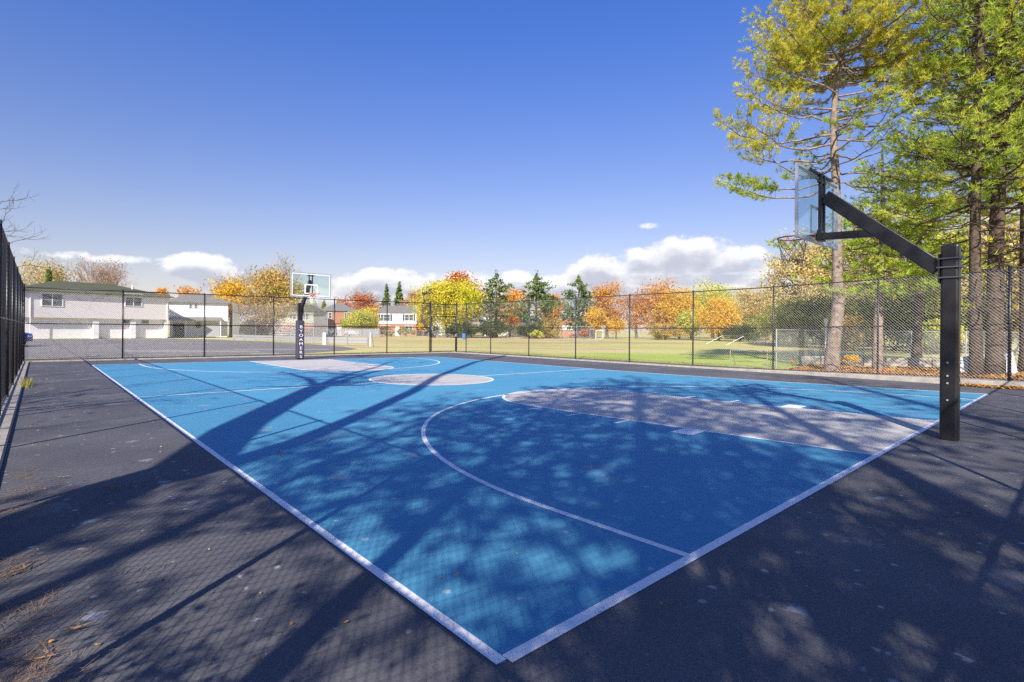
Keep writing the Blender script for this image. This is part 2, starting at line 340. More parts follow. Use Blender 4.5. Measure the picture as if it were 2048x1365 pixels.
for far in (False, True):
    du = -.05 if far else 0.0
    outl = [(UC-KW/2, 0), (UC+KW/2, 0)]+seg((UC+KW/2, 0), (UC+KW/2, FT), 8)[1:]+arc((UC, FT), KW/2, 0, PI, 24)[1:-1]+seg((UC-KW/2, FT), (UC-KW/2, 0), 8)[:-1]
    gk.sheet([wp(*p) for p in mirror(outl, far, du)], .002)
    key = seg((UC-KW/2, LW/2), (UC-KW/2, FT))+arc((UC, FT), KW/2, PI, 0, 40)[1:-1]+seg((UC+KW/2, FT), (UC+KW/2, LW/2))
    strip(ln, mirror(key, far, du), LW, .003)
    strip(ln, mirror(seg((UC-KW/2+LW/2+.002, FT), (UC+KW/2-LW/2-.002, FT), 6), far, du), LW, .003)
    tp = 5.99; cv = 1.3
    three = seg((UC-tp, LW/2+.003), (UC-tp, cv), 6)+arc((UC, cv), tp, PI, 0, 72)[1:-1]+seg((UC+tp, cv), (UC+tp, LW/2+.003), 6)
    strip(ln, mirror(three, far, du), LW, .003)
    for sx in (-1, 1):
        x0 = UC+sx*(KW/2+LW/2+.002)
        for v in ((3.39, 4.36, 5.3) if not far else (2.3, 3.27, 4.24)):
            strip(ln, mirror([(x0, v), (x0+sx*.4, v)], far, du), LW, .003)
        if not far: strip(ln, mirror([(x0, 2.26), (x0+sx*.42, 2.26)], far, du), .33, .003)
gk.sheet([wp(*p) for p in arc((UC, LN/2), 1.8, 0, 2*PI, 48)[:-1]], .002)
structure(gk.build('key_paint', M['grey']))
strip(ln, arc((UC, LN/2), 1.83, 0, 2*PI, 64)[:-1], LW, .003, True)
strip(ln, seg((LW/2+.003, LN/2), (UC-1.86, LN/2), 10), LW, .003); strip(ln, seg((UC+1.86, LN/2), (W-LW/2-.003, LN/2), 10), LW, .003)
strip(ln, seg((0, 0), (0, LN)), LW, .0031); strip(ln, seg((W, 0), (W, LN)), LW, .0031)
strip(ln, seg((LW/2+.002, 0), (W-LW/2-.002, 0)), LW+.01, .0031); strip(ln, seg((LW/2+.002, LN), (W-LW/2-.002, LN)), LW, .0031)
structure(ln.build('court_markings', M['line']))

# curbs
def curb(name, pts_in, wd, hs, label):
    """pts polyline of the court-side edge; outward to the left of travel"""
    P = [Vector(p) for p in pts_in]; n = len(P); mb = MB(); vs = []
    for i, p in enumerate(P):
        t = (P[min(i+1, n-1)]-P[max(i-1, 0)]).normalized(); q = Vector((-t.y, t.x)); h = hs[i]
        o = p+q*wd
        vs += [(p.x, p.y, -.06), (p.x, p.y, h-.015), (p.x+q.x*.015, p.y+q.y*.015, h), (o.x, o.y, h), (o.x, o.y, -.06)]
    fs = []
    for i in range(n-1):
        a = i*5; b = a+5
        for k in range(4): fs.append((a+k, b+k, b+k+1, a+k+1))
    fs += [(0, 1, 2, 3, 4), tuple(range((n-1)*5+4, (n-1)*5-1, -1))]
    mb.add(vs, fs); o = mb.build(name, M['conc']); return structure(o, label)
curb('curb', [(-1.8, -2.3), (-1.8, 8), (-1.8, 18), (-1.8, 27.3)], .45, [.03, .045, .045, .04], 'concrete edge under the left fence')
curb('curb', [(-1.7, FB(-1.7)-.22), (5, FB(5)-.22), (12, FB(12)-.22), (18.0, FB(18)-.22)], .45, [.04, .045, .04, .04], 'pale concrete edge under the far fence')
curb('curb', [(17.93, 25.4), (17.93, 12), (17.93, 8.5), (17.9, 5.5), (17.86, 2.5), (17.8, -.3), (18.0, -1.2), (18.3, -2.6)], .65, [.04, .045, .06, .1, .14, .17, .18, .18], 'broad concrete curb under the field-side fence')

# ------------------------------------------------------------------ chain link fences
PITCH = .088
def wires(mb, a, b, zb, zt, r=.0025, pitch=PITCH):
    a = np.array(a, float); b = np.array(b, float); L_ = float(np.linalg.norm(b-a)); d = (b-a)/L_; n = np.array([-d[1], d[0]])
    H = zt-zb
    def P(s, z, o): q = a+d*s+n*o; return (q[0], q[1], z)
    for sgn in (1, -1):
        k = -H if sgn == 1 else 0.0
        k = math.floor((k)/pitch)*pitch
        while k < L_+(0 if sgn == 1 else H):
            if sgn == 1: s0, z0 = max(k, 0), max(0, -k); s1 = min(k+H, L_); z1 = s1-k
            else: s0 = max(k-H, 0); z0 = k-s0; s1 = min(k, L_); z1 = k-s1
            if s1-s0 > .01:
                o = .0025*sgn; c = (s1-s0); tx, tz = (1, sgn); m = .7071
                nx, nz = -tz*m, tx*m
                vs = []
                for (s, z) in ((s0, z0), (s1, z1)):
                    vs += [P(s+nx*r, zb+z+nz*r, o), P(s-nx*r*.5, zb+z-nz*r*.5, o+.87*r), P(s-nx*r*.5, zb+z-nz*r*.5, o-.87*r)]
                mb.add(vs, [(0, 1, 4, 3), (1, 2, 5, 4), (2, 0, 3, 5)])
            k += pitch
def fence(name, label, line, posts, zf, H=3.07, wire='wire', pm='fencepost', r_post=.03, mid=True, terminals=(), pitch=PITCH, wr=.0025, barbs=False):
    """line: (p0,p1) ends; posts: distances along; zf(s)-> base height"""
    p0, p1 = np.array(line[0]), np.array(line[1]); L_ = float(np.linalg.norm(p1-p0)); d = (p1-p0)/L_
    root = empty(name, (*p0, 0), 0, label, 'fence')
    n = np.array([-d[1], d[0]])
    g = lambda s: (d[0]*s, d[1]*s)
    for s in posts:
        t = s in terminals; rr = r_post*(1.45 if t else 1); q = g(s); z = zf(s)
        mb = MB().tube([(*q, z-.05), (*q, z+H+(.06 if t else .0))], rr, 10)
        mb.tube([(*q, z+H+(.06 if t else 0)), (*q, z+H+(.1 if t else .03)), (*q, z+H+(.12 if t else .045))], [rr*1.15, rr*1.05, rr*.3], 10)
        if t:
            for k in range(7): mb.tube([(*q, z+.2+k*(H-.3)/6), (*q, z+.23+k*(H-.3)/6)], rr*1.25, 10)
            mb.bar((q[0]+d[0]*(.07 if s < L_/2 else -.07), q[1]+d[1]*(.07 if s < L_/2 else -.07), z+.1), (q[0]+d[0]*(.07 if s < L_/2 else -.07), q[1]+d[1]*(.07 if s < L_/2 else -.07), z+H-.05), .018, .006)
        mb.build('post', M[pm], root, True)
    def rail(zo, nm, r):
        k = max(2, int(L_/3)); pts = [(*g(L_*i/k), zf(L_*i/k)+zo) for i in range(k+1)]
        MB().tube(pts, r, 8).build(nm, M[pm], root, True)
    rail(H-.02, 'top_rail', .021)
    if mid: rail(H*.51, 'middle_rail', .021)
    if H > 2: rail(.06, 'bottom_rail', .016)
    mb = MB(); k = max(1, int(L_/3.1)); off = n*.03
    edges = [L_*i/k for i in range(k+1)]
    for i in range(k):
        sm = (edges[i]+edges[i+1])/2
        wires(mb, np.array(g(edges[i]))+off, np.array(g(edges[i+1]))+off, zf(sm)+.04, zf(sm)+H, wr, pitch)
    mb.build('chain_link_mesh', M[wire], root)
    return root
zl = lambda s: .03
L1 = 2.93
left_posts = [0.0]+[3.2+L1*k for k in range(10)]
# left: from near corner (-1.93,-2.65) to far corner
fl = FB(-1.93)+2.65
fence('chain_link_fence', 'tall black chain link fence along the left sideline, seen end on', ((-1.985, -2.65), (-1.985, FB(-1.93))), [0.0, 3.4, 6.5, 9.5]+[12.5+2.93*k for k in range(6)]+[fl], zl, terminals=(0.0, fl))
fd = np.array([18.35+1.93, FB(18.35)-FB(-1.93)]); fL = float(np.linalg.norm(fd)); fu = fd/fL
cl = lambda u: (u+1.93)/fu[0]
gateA, gateB = cl(16.45), cl(18.35)
fence('chain_link_fence', 'tall black chain link fence behind the far baseline, in front of the parking lot', ((-1.93, FB(-1.93)), (16.45, FB(16.45))), [cl(u) for u in (1.27, 4.42, 7.5, 10.6, 13.65)]+[gateA], lambda s: .02, terminals=(gateA,))
zr = lambda s: max(0.02, .16-.0185*max(0, s-2.5))
rl = FB(18.35)+2.65
rp = [0.0, 2.5, 5.55, 8.75, 11.9, 15.0, 18.2, 21.55, 24.8, 27.2, rl]
fence('chain_link_fence', 'tall black chain link fence on the right, between the court and the grass field', ((RF, -2.65), (RF, FB(18.35))), rp, zr, terminals=(2.5, rl))
fence('chain_link_fence', 'tall black chain link fence behind the near baseline, close to the camera', ((-1.985, -2.65), (RF, -2.65)), [2.17+3.1*k for k in range(6)]+[20.15], lambda s: .02, terminals=())
# pedestrian gate in the far corner
gr = empty('chain_link_gate', (16.45, FB(16.45), 0), math.atan2(fu[1], fu[0]), 'narrow black chain link gate with a transom bar in the far corner of the court', 'gate')
gw = gateB-gateA
fr = MB()
for x in (.09, gw-.12): fr.tube([(x, 0, .1), (x, 0, 2.28)], .024, 8)
for z in (.1, 1.25, 2.28): fr.tube([(.09, 0, z), (gw-.12, 0, z)], .02, 8)
fr.build('gate_frame', M['fencepost'], gr, True)
MB().tube([(0, 0, 2.42), (gw, 0, 2.42)], .024, 8).tube([(0, 0, 3.05), (gw, 0, 3.05)], .022, 8).build('transom', M['fencepost'], gr, True)
m1 = MB(); wires(m1, (.09, .03), (gw-.12, .03), .1, 2.28); wires(m1, (0, .03), (gw, .03), 2.42, 3.05); m1.build('chain_link_mesh', M['wire'], gr)
MB().box((gw-.14, -.04, 1.1), (.05, .06, .16)).tube([(gw-.1, -.05, 1.02), (gw-.1, -.09, 1.02), (gw-.1, -.09, 1.2)], .01, 6).build('latch', M['galv'], gr)

# ------------------------------------------------------------------ basketball hoops
def glassmat():
    m = bpy.data.materials.new('backboard_glass'); m.use_nodes = True; nt = m.node_tree; nt.nodes.clear(); N = nt.nodes.new; L = nt.links.new
    t = N('ShaderNodeBsdfTransparent'); t.inputs[0].default_value = (.86, .93, .93, 1); gl = N('ShaderNodeBsdfGlossy'); gl.inputs['Roughness'].default_value = .03; gl.inputs[0].default_value = (.9, .95, 1, 1)
    f = N('ShaderNodeLayerWeight'); f.inputs[0].default_value = .12; ad = N('ShaderNodeMath'); ad.operation = 'MULTIPLY_ADD'; ad.inputs[1].default_value = .25; ad.inputs[2].default_value = .03; L(f.outputs['Fresnel'], ad.inputs[0])
    mx = N('ShaderNodeMixShader'); o = N('ShaderNodeOutputMaterial'); L(ad.outputs[0], mx.inputs[0]); L(t.outputs[0], mx.inputs[1]); L(gl.outputs[0], mx.inputs[2]); L(mx.outputs[0], o.inputs[0]); return m
M['bbglass'] = glassmat()
M['rod'] = mat('clamp_steel', (.13, .13, .15), .4, .5, .4)
M['alu'] = mat('aluminium', (.6, .61, .63), .4, .5, .6)
M['padgrey'] = mat('pole_pad', (.055, .05, .075), .55, .4)
def hoop(p, rz, label, pad, reach=1.66, top=2.68):
    """local +y points into the court, origin at pole base; board face at y=reach"""
    r = empty('basketball_hoop', (*p, 0), rz, label, 'basketball hoop', 'basketball hoops at the two ends of the court')
    pw = .2
    MB().box((0, 0, top/2-.02), (pw, pw, top+.04-.02)).build('pole', M['blackpaint'], r, bevel=.03)
    if not pad:
        for z in (.55, .78, .88, 1.06):
            MB().tube([(-pw/2-.001, .01, z), (-pw/2-.02, .01, z)], .014, 6).build('bolt', M['galv'], r); MB().tube([(0, -pw/2-.001, z), (0, -pw/2-.02, z)], .014, 6).build('bolt', M['galv'], r)
    cz = (2.22, 2.36, 2.48)
    MB().box((0, pw/2+.012, 2.35), (.25, .02, .4)).build('mounting_plate', M['blackpaint'], r)
    for z in cz:
        for x in (-pw/2-.02, pw/2+.02):
            MB().tube([(x, -pw/2-.05, z), (x, pw/2+.035, z)], .01, 6).tube([(x, -pw/2-.035, z), (x, -pw/2-.015, z)], .018, 6).build('clamp_rod', M['rod'], r)
        
    by = reach; zb, zt = 2.9, 3.97
    a0 = (0, pw/2+.02, 2.35); a1 = (0, by-.1, 3.62)
    MB().bar(a0, a1, .11, .2).build('arm', M['blackpaint'], r, bevel=.012)
    k = .52; mp = tuple(a0[i]+(a1[i]-a0[i])*k for i in range(3))
    MB().bar((0, mp[1], mp[2]-.06), (0, by-.06, 2.99), .09, .11).build('strut', M['blackpaint'], r, bevel=.008)
    br = MB()
    for x in (-.075, .075): br.box((x, by-.055, (zb+zt)/2+.02), (.035, .05, 1.05))
    br.box((0, by-.05, 3.0), (.26, .05, .16)); br.box((0, by-.05, 3.86), (.3, .04, .05)); br.box((0, by-.05, zt-.0), (1.0, .03, .03))
    br.build('board_bracket', M['blackpaint'], r)
    bb = MB().box((0, by, (zb+zt)/2), (1.80, .012, 1.04)).build('backboard', M['bbglass'], r)
    f = MB()
    for x in (-.905, .905): f.box((x, by, (zb+zt)/2), (.036, .04, 1.106))
    for z in (zb-.0, zt): f.box((0, by, z), (1.774, .04, .036))
    f.build('frame', M['alu'], bb)
    wl = MB(); y = by+.0085
    for x in (-.845, .845): wl.box((x, y, (zb+zt)/2), (.036, .003, 1.02))
    for z in (zb+.05, zt-.05): wl.box((0, y, z), (1.64, .003, .036))
    for x in (-.28, .28): wl.box((x, y, 3.245), (.05, .003, .45))
    for z in (3.045, 3.445): wl.box((0, y, z), (.51, .003, .05))
    wl.build('painted_border', M['line'], bb)
    rc = (0, by+.38, 3.02)
    rm = MB(); rm.tube([(rc[0]+.23*math.cos(t), rc[1]+.23*math.sin(t), rc[2]) for t in np.linspace(0, 2*PI, 33)], .0115, 6, False)
    rm.box((0, by+.02, 3.0), (.16, .025, .12)); 
    for sx in (-1, 1):
        rm.bar((sx*.07, by+.03, 3.0), (sx*.15, rc[1]-.17, 3.015), .012, .03)
    rm.add([(-.14, by+.03, 3.018), (.14, by+.03, 3.018), (.19, by+.24, 3.018), (-.19, by+.24, 3.018), (-.14, by+.03, 3.012), (.14, by+.03, 3.012), (.19, by+.24, 3.012), (-.19, by+.24, 3.012)], [(0, 1, 2, 3), (7, 6, 5, 4), (0, 4, 5, 1), (1, 5, 6, 2), (2, 6, 7, 3), (3, 7, 4, 0)])
    rmo = rm.build('rim', M['orange'], r)
    nt = MB(); nn = 12
    def rr(t): return .225-.1*t+.02*t*t
    for k in range(nn):
        for s in (1, -1):
            pts = []
            for i in range(7):
                t = i/6; a = 2*PI*(k+s*i*.5)/nn; q = rr(t)
                pts.append((rc[0]+q*math.cos(a), rc[1]+q*math.sin(a), rc[2]-.02-.42*t))
            nt.tube(pts, .004, 3, False)
    nt.build('net', M['net'] if pad else M['netdark'], rmo)
    if pad:
        o = MB().box((0, 0, .93), (.34, .3, 1.82)).build('pole_pad', M['padgrey'], r, bevel=.05)
        for i, ch in enumerate('BYOAMERS'):
            cu = bpy.data.curves.new('lettering', 'FONT'); cu.body = ch; cu.size = .215; cu.extrude = .002; cu.align_x = 'CENTER'
            t = bpy.data.objects.new('tmp', cu); COL.objects.link(t)
            dg = bpy.context.evaluated_depsgraph_get(); me = bpy.data.meshes.new_from_object(t.evaluated_get(dg)); bpy.data.objects.remove(t)
            q = link('lettering', me, M['line'], o); q.location = (0, .153, 1.47-i*.2); q.rotation_euler = (PI/2, 0, PI)
            q.scale = (1.15, .9, 1)
    return r
M['tape'] = mat('orange_tape', (.7, .3, .1), .7, .2)
M['netdark'] = mat('weathered_net', (.3, .3, .3), .8, .2)
hoop((7.78, -.40), 0, 'black pole hoop close on the right, glass board seen from behind, no pad', False)
hoop((7.68, 23.5), PI+.0, 'far hoop in front of the parking lot with a dark pad lettered in white', True, reach=1.35)

exec_trees = True

# ------------------------------------------------------------------ foliage
rng = np.random.default_rng(7)
def unit(n):
    v = rng.normal(size=(n, 3)); return v/np.linalg.norm(v, axis=1, keepdims=True)
def leaf_quads(C, size, up=.35):
    """C centres (N,3) -> diamond leaves"""
    n = len(C); nrm = unit(n); nrm[:, 2] += up; nrm /= np.linalg.norm(nrm, axis=1, keepdims=True)
    a = np.cross(nrm, unit(n)); a /= np.linalg.norm(a, axis=1, keepdims=True)+1e-9; b = np.cross(nrm, a)
    s = size*(.6+.8*rng.random((n, 1)))
    V = np.stack([C+a*s, C+b*s*.6, C-a*s, C-b*s*.6], axis=1)
    return V.reshape(-1, 3)
def limb(p0, p1, r0, r1, mb, wob=.08, k=5, n=5, sag=0):
    p0, p1 = np.array(p0, float), np.array(p1, float); L_ = np.linalg.norm(p1-p0); pts = []
    j = rng.normal(size=(k+1, 3))*wob*L_; j[0] = 0; j[-1] = 0
    for i in range(k+1):
        t = i/k; q = p0+(p1-p0)*t+j[i]*(.5)
        q[2] += sag*L_*math.sin(PI*t)
        pts.append(q)
    mb.tube(pts, [r0+(r1-r0)*(i/k)**.8 for i in range(k+1)], n, False)
    return pts
def broadleaf(name, label, p, H, rx, rz, cz, nclump, lpc, lsize, m, tr=.25, twigs=0, bark='bark', lean=(0, 0), group='trees beyond the field', cr=.3, fill=.55, cat='tree', z0=0, ry=None, trunks=1, low=0):
    root = empty(name, (p[0], p[1], z0), 0, label, cat, group); ry = ry or rx
    tb = MB(); cc = []
    # clump centres in an uneven ellipsoid
    U = unit(nclump); R = fill+(1-fill)*rng.random((nclump, 1))**.6; E = U*R*np.array([rx, ry, rz])
    lob = 1+.22*np.sin(3*np.arctan2(U[:, 1:2], U[:, 0:1])+rng.random()*6)+.12*rng.normal(size=(nclump, 1))
    E[:, :2] *= lob; E[:, 2:] *= 1+.1*rng.normal(size=(nclump, 1))
    C = E+np.array([lean[0], lean[1], cz]); C[:, 2] = np.maximum(C[:, 2], .35)
    for t in range(trunks):
        bx = rng.normal(size=2)*(.0 if trunks == 1 else rx*.3)
        fork = np.array([lean[0]*.5+bx[0], lean[1]*.5+bx[1], max(cz-rz*.75, H*.15)]); top = np.array([lean[0]+bx[0], lean[1]+bx[1], cz+rz*.6])
        base = (bx[0]*.6, bx[1]*.6, -.2)
        limb(base, fork, tr*1.15, tr*.8, tb, .03, 5, 8); pts = limb(fork, top, tr*.8, tr*.12, tb, .06, 8, 6)
        allp = [fork]+[np.array(q) for q in pts]
        mine = [i for i in range(nclump) if i % trunks == t]
        for i in mine:
            c = C[i]; hh = [q for q in allp if q[2] < c[2]+rz*.15] or [fork]
            j = max(0, len(hh)-1-int(rng.integers(0, 3))); s = hh[j]
            limb(s, c, tr*(.12+.22*rng.random()), tr*.03, tb, .1, 4, 4, .04)
    T = []
    if twigs:
        for c in C:
            for k in range(twigs):
                d = unit(1)[0]; d[2] = abs(d[2])*.9; d += (c-np.array([lean[0], lean[1], cz-rz*.3]))/(rx+rz)*1.2; d /= np.linalg.norm(d)
                e = c+d*cr*rx*(.5+.9*rng.random()); w_ = tr*.045
                s = np.cross(d, unit(1)[0]); s /= np.linalg.norm(s)
                mid = (c+e)/2+unit(1)[0]*cr*rx*.1
                T += [c-s*w_, c+s*w_, mid+s*w_*.6, mid-s*w_*.6, mid-s*w_*.6, mid+s*w_*.6, e+s*w_*.2, e-s*w_*.2]
                for q in range(2):
                    f = unit(1)[0]*.5+d; f /= np.linalg.norm(f); st = c+(e-c)*(.3+.5*rng.random()); en = st+f*cr*rx*.45
                    T += [st-s*w_*.5, st+s*w_*.5, en+s*w_*.15, en-s*w_*.15]
    for i in range(0, len(T), 4): tb.add(T[i:i+4], [(0, 1, 2, 3)])
    tb.build('trunk', M[bark], root, not T)
    if lpc:
        cs = cr*min(rx, rz)*(.7+.6*rng.random((nclump, 1)))
        P_ = np.repeat(C, lpc, 0)+np.clip(rng.normal(size=(nclump*lpc, 3)), -1.7, 1.7)*np.repeat(cs, lpc, 0)*np.array([1, 1, .75])
        P_[:, 2] = np.maximum(P_[:, 2], .1+low)
        faces('crown', leaf_quads(P_, lsize), 4, m, root)
    return root
def rec(tb, p, d, L_, r, lvl, tips, up=.12, spread=.75):
    pts = [p]; q = p; dd = d
    for i in range(3):
        dd = dd+rng.normal(size=3)*.16+np.array([0, 0, up]); dd = dd/np.linalg.norm(dd); q = q+dd*L_/3; pts.append(q)
    tb.tube(pts, [r, r*.85, r*.72, r*.55], 4 if lvl > 2 else 3, False)
    if lvl == 0: tips.append(q); return
    for k in range(3 if lvl > 1 else 2+int(rng.random() < .5)):
        s = pts[3] if k < 2 else pts[1+int(rng.random()*2)]
        v = rng.normal(size=3); v -= dd*np.dot(v, dd); v /= np.linalg.norm(v); e = dd+v*spread*(.55+.7*rng.random()); e /= np.linalg.norm(e)
        rec(tb, s, e, L_*(.62+.2*rng.random()), r*(.62 if k < 2 else .5), lvl-1, tips, up, spread)
def bare_tree(name, label, p, H, rx, key=None, lvl=4, limbs=7, trunk=.28, group='trees beyond the field', lean=(0, 0), lpc=0, ls=.15, tr=None, rmin=.012, up=.1, z0=0, leanz=0):
    root = empty(name, (*p, z0), 0, label, 'tree', group); tb = MB(); tips = []; tr = tr or .02*H
    f = np.array([lean[0], lean[1], H*trunk]); tb.tube([(0, 0, -.2), f*.5, f], [tr*1.2, tr, tr*.85], 8)
    tot = sum(.72**i for i in range(lvl+1)); a0 = rng.random()*6
    for i in range(limbs):
        a = a0+2*PI*i/limbs; inc = .25+.55*rng.random() if i else .05
        d = np.array([math.cos(a)*inc*rx/(H*.5), math.sin(a)*inc*rx/(H*.5), .8]); sc = np.linalg.norm(d*np.array([1, 1, 1])); d /= sc
        R = (H*(1-trunk)*.95 if inc < .5 else math.hypot(rx, H*(1-trunk)*.6))
        rec(tb, f*(.8+.2*rng.random()), d, R/tot*1.05, tr*.42, lvl, tips, up)
    tb.build('trunk', M['bark'] if rx < 3.9 and H < 9 else M['twig'], root)
    if lpc and key:
        T_ = np.array(tips); P_ = np.repeat(T_, lpc, 0)+rng.normal(size=(len(T_)*lpc, 3))*rx*.06
        faces('crown', leaf_quads(P_, ls), 4, LM[key], root)
    return root
def bb(label, px, d, top, hw, key=None, lpc=0, **k):
    return bare_tree('bare_tree', label, loc(px, d), zat(px, top, d), hw*d/CF, key, lpc=lpc, **k)
def spire(name, label, p, H, r, z0, m, nl=26, lsize=.28, group='trees beyond the field', flat=False, gaps=.0, tr=.16):
    """conifer: whorls of drooping (or flat, open) boughs"""
    root = empty(name, (*p, 0), 0, label, 'tree', group); tb = MB(); tb.tube([(0, 0, -.2), (0, 0, H*.5), (0, 0, H)], [tr, tr*.6, .02], 6)
    L_ = []
    z = z0
    while z < H-.1:
        t = (z-z0)/(H-z0); R = r*((1-t)**.8)*(.8+.4*rng.random()) if not flat else r*(math.sin(PI*min(1, .22+.8*t))**.7)*(.7+.5*rng.random())
        nb = 7 if not flat else 5
        for k in range(nb):
            if rng.random() < gaps: continue
            a = rng.random()*2*PI; ll = R*(.75+.4*rng.random())
            d = np.array([math.cos(a), math.sin(a), 0]); e = np.array([0, 0, z])+d*ll+np.array([0, 0, (-.25 if not flat else .12)*ll])
            tb.tube([(0, 0, z), tuple(e)], [.04, .01], 3, False)
            n = int(nl*max(.35, ll/r)); tt = rng.random((n, 1))**.7
            q = np.array([0, 0, z])+(e-np.array([0, 0, z]))*(.25+.8*tt if flat else .1+.95*tt)
            q = q+rng.normal(size=(n, 3))*np.array([.13, .13, .07 if flat else .1])*max(ll, .8)
            L_.append(q)
        z += (.5 if not flat else .62)*(H/12)*(1-.4*t)
    L_.append(np.array([[0, 0, H]])+rng.normal(size=(nl, 3))*np.array([.15, .15, .4]))
    tb.build('trunk', M['bark'], root); faces('crown', leaf_quads(np.concatenate(L_), lsize, .1), 4, m, root)
    return root

def needle_tufts(C, D, ln_, wd, n):
    """C tips (N,3), D directions -> n triangular needles per tuft"""
    N_ = len(C); C = np.repeat(C, n, 0); D = np.repeat(D, n, 0)
    d = D*.75+unit(N_*n)*.85; d[:, 2] += .12; d /= np.linalg.norm(d, axis=1, keepdims=True)
    s = np.cross(d, unit(N_*n)); s /= np.linalg.norm(s, axis=1, keepdims=True)+1e-9
    l = ln_*(.7+.6*rng.random((N_*n, 1)))
    o = D*rng.random((N_*n, 1))*ln_*.5
    return np.stack([C+o-s*wd, C+o+s*wd, C+o+d*l], 1).reshape(-1, 3)
def pine(name, label, p, trunk, specs, mats, bark='bark', z0=0, tl=.15, tw=.011, nn=9, group='tall pines', step=.17, tufts_per=1.0):
    """trunk: [(x,y,z,r)...] relative; specs: (z, angle, length, rise, f0, density, matindex)"""
    root = empty(name, (*p, z0), 0, label, 'tree', group); tb = MB()
    tb.tube([t[:3] for t in trunk], [t[3] for t in trunk], 14)
    T = np.array([t[:3] for t in trunk])
    CC = [[] for _ in mats]; DD = [[] for _ in mats]
    for (z, al, L_, rise, f0, dens, mi) in specs:
        x = np.interp(z, T[:, 2], T[:, 0]); y = np.interp(z, T[:, 2], T[:, 1])
        h = np.array([*(Rt*math.cos(al)+Fd*math.sin(al)), 0]); sd_ = np.array([-h[1], h[0], 0]); k = 9; pts = []
        wv = rng.normal()*.08; w2 = rng.normal()*.05
        for i in range(k+1):
            t = i/k
            pts.append(np.array([x, y, z])+h*L_*t+sd_*L_*(wv*math.sin(PI*t)+w2*math.sin(2*PI*t))+np.array([0, 0, L_*(rise*t-.10*math.sin(PI*t)+.10*t**3)+rng.normal()*.012*L_]))
        r0 = .0085*L_+.008
        tb.tube(pts, [r0*(1-i/k)**.7+.004 for i in range(k+1)], 5, False)
        P_ = np.array(pts); n = int(L_*(1-f0*.7)/step*1.6*max(dens, .12))+2
        for j in range(n):
            t = f0+(1-f0)*(j+rng.random())/n; t = min(t, 1); q = t*k; i0 = min(int(q), k-1); c = P_[i0]+(P_[i0+1]-P_[i0])*(q-i0)
            side = 1 if j % 2 else -1
            l = (L_*.30*(1.1-t)+.22)*(.6+.8*rng.random()); ang = .9+.5*rng.random()
            d = h*math.cos(ang)+sd_*side*math.sin(ang)+np.array([0, 0, .18+.25*rng.random()]); d /= np.linalg.norm(d)
            e = c+d*l; m_ = (c+e)/2-np.array([0, 0, .05*l])
            tb.tube([c, m_, e], [.009, .006, .003], 3, False)
            if rng.random() > dens: continue
            nt = max(2, int(l/step*1.9*tufts_per)); ts = .3+.7*rng.random(nt)**.7; ts[0] = 1
            cen = c+(e-c)*ts[:, None]+rng.normal(size=(nt, 3))*.055
            mm = mi if rng.random() < .8 else int(rng.integers(0, len(mats)))
            CC[mm].append(cen); DD[mm].append(np.repeat(d[None], nt, 0)+np.array([0, 0, .25]))
    tb.build('trunk', M[bark], root, True)
    for i, m in enumerate(mats):
        if CC[i]:
            C = np.concatenate(CC[i]); D = np.concatenate(DD[i]); D /= np.linalg.norm(D, axis=1, keepdims=True)
            faces('crown', needle_tufts(C, D, tl, tw, nn), 3, m, root)
    return root
def whorls(z0, z1, r0, r1, n, dz, rise=.1, f0=.25, dens=.9, mi=0, amin=0, amax=2*PI, jit=.3):
    o = []; z = z0
    while z < z1:
        t = (z-z0)/(z1-z0); a0 = rng.random()*6.28
        for k in range(n):
            a = amin+(amax-amin)*((k+rng.random()*.7)/n) if amax-amin < 6 else a0+k*2*PI/n+rng.normal()*.3
            o.append((z+rng.normal()*.1, a, (r0+(r1-r0)*t)*(1-jit+2*jit*rng.random()), rise+rng.normal()*.1, f0, dens, mi))
        z += dz*(.8+.4*rng.random())
    return o
G1 = leafmat('needles_golden', [(.25, .3, .05), (.56, .56, .08), (.8, .74, .1), (.84, .68, .14)], .5, .4, .9)
G2 = leafmat('needles_green', [(.13, .2, .04), (.33, .46, .07), (.58, .66, .1), (.74, .74, .15)], .5, .5, .8)
G3 = leafmat('needles_bright', [(.2, .34, .05), (.46, .64, .07), (.66, .78, .12), (.72, .7, .12)], .5, .45, .8)
G4 = leafmat('needles_dark', [(.012, .025, .012), (.03, .055, .02), (.06, .09, .025), (.1, .13, .04)], .2, .5, .8)

D2 = math.radians
# lone pine with the pale trunk (centre of the right group)
def rel(px, y, d, p): q = loc(px, d); return (q[0]-p[0], q[1]-p[1], zat(px, y, d))
d = 19.4; pA = loc(1664, d)
tr = [rel(1663, 752, d, pA)+(0.300,), rel(1664, 735, d, pA)+(0.270,), rel(1667, 690, d, pA)+(0.240,), rel(1672, 650, d, pA)+(0.222,), rel(1677, 600, d, pA)+(0.204,), rel(1674, 560, d, pA)+(0.186,), rel(1673, 500, d, pA)+(0.165,),
      rel(1672, 430, d, pA)+(0.150,), rel(1669, 350, d, pA)+(0.138,), rel(1665, 290, d, pA)+(0.123,), rel(1664, 240, d, pA)+(0.108,), rel(1667, 190, d, pA)+(0.093,), rel(1676, 130, d, pA)+(0.072,), rel(1682, 60, d, pA)+(0.051,), rel(1684, -40, d, pA)+(0.030,), rel(1686, -130, d, pA)+(0.009,)]
R180 = D2(180)
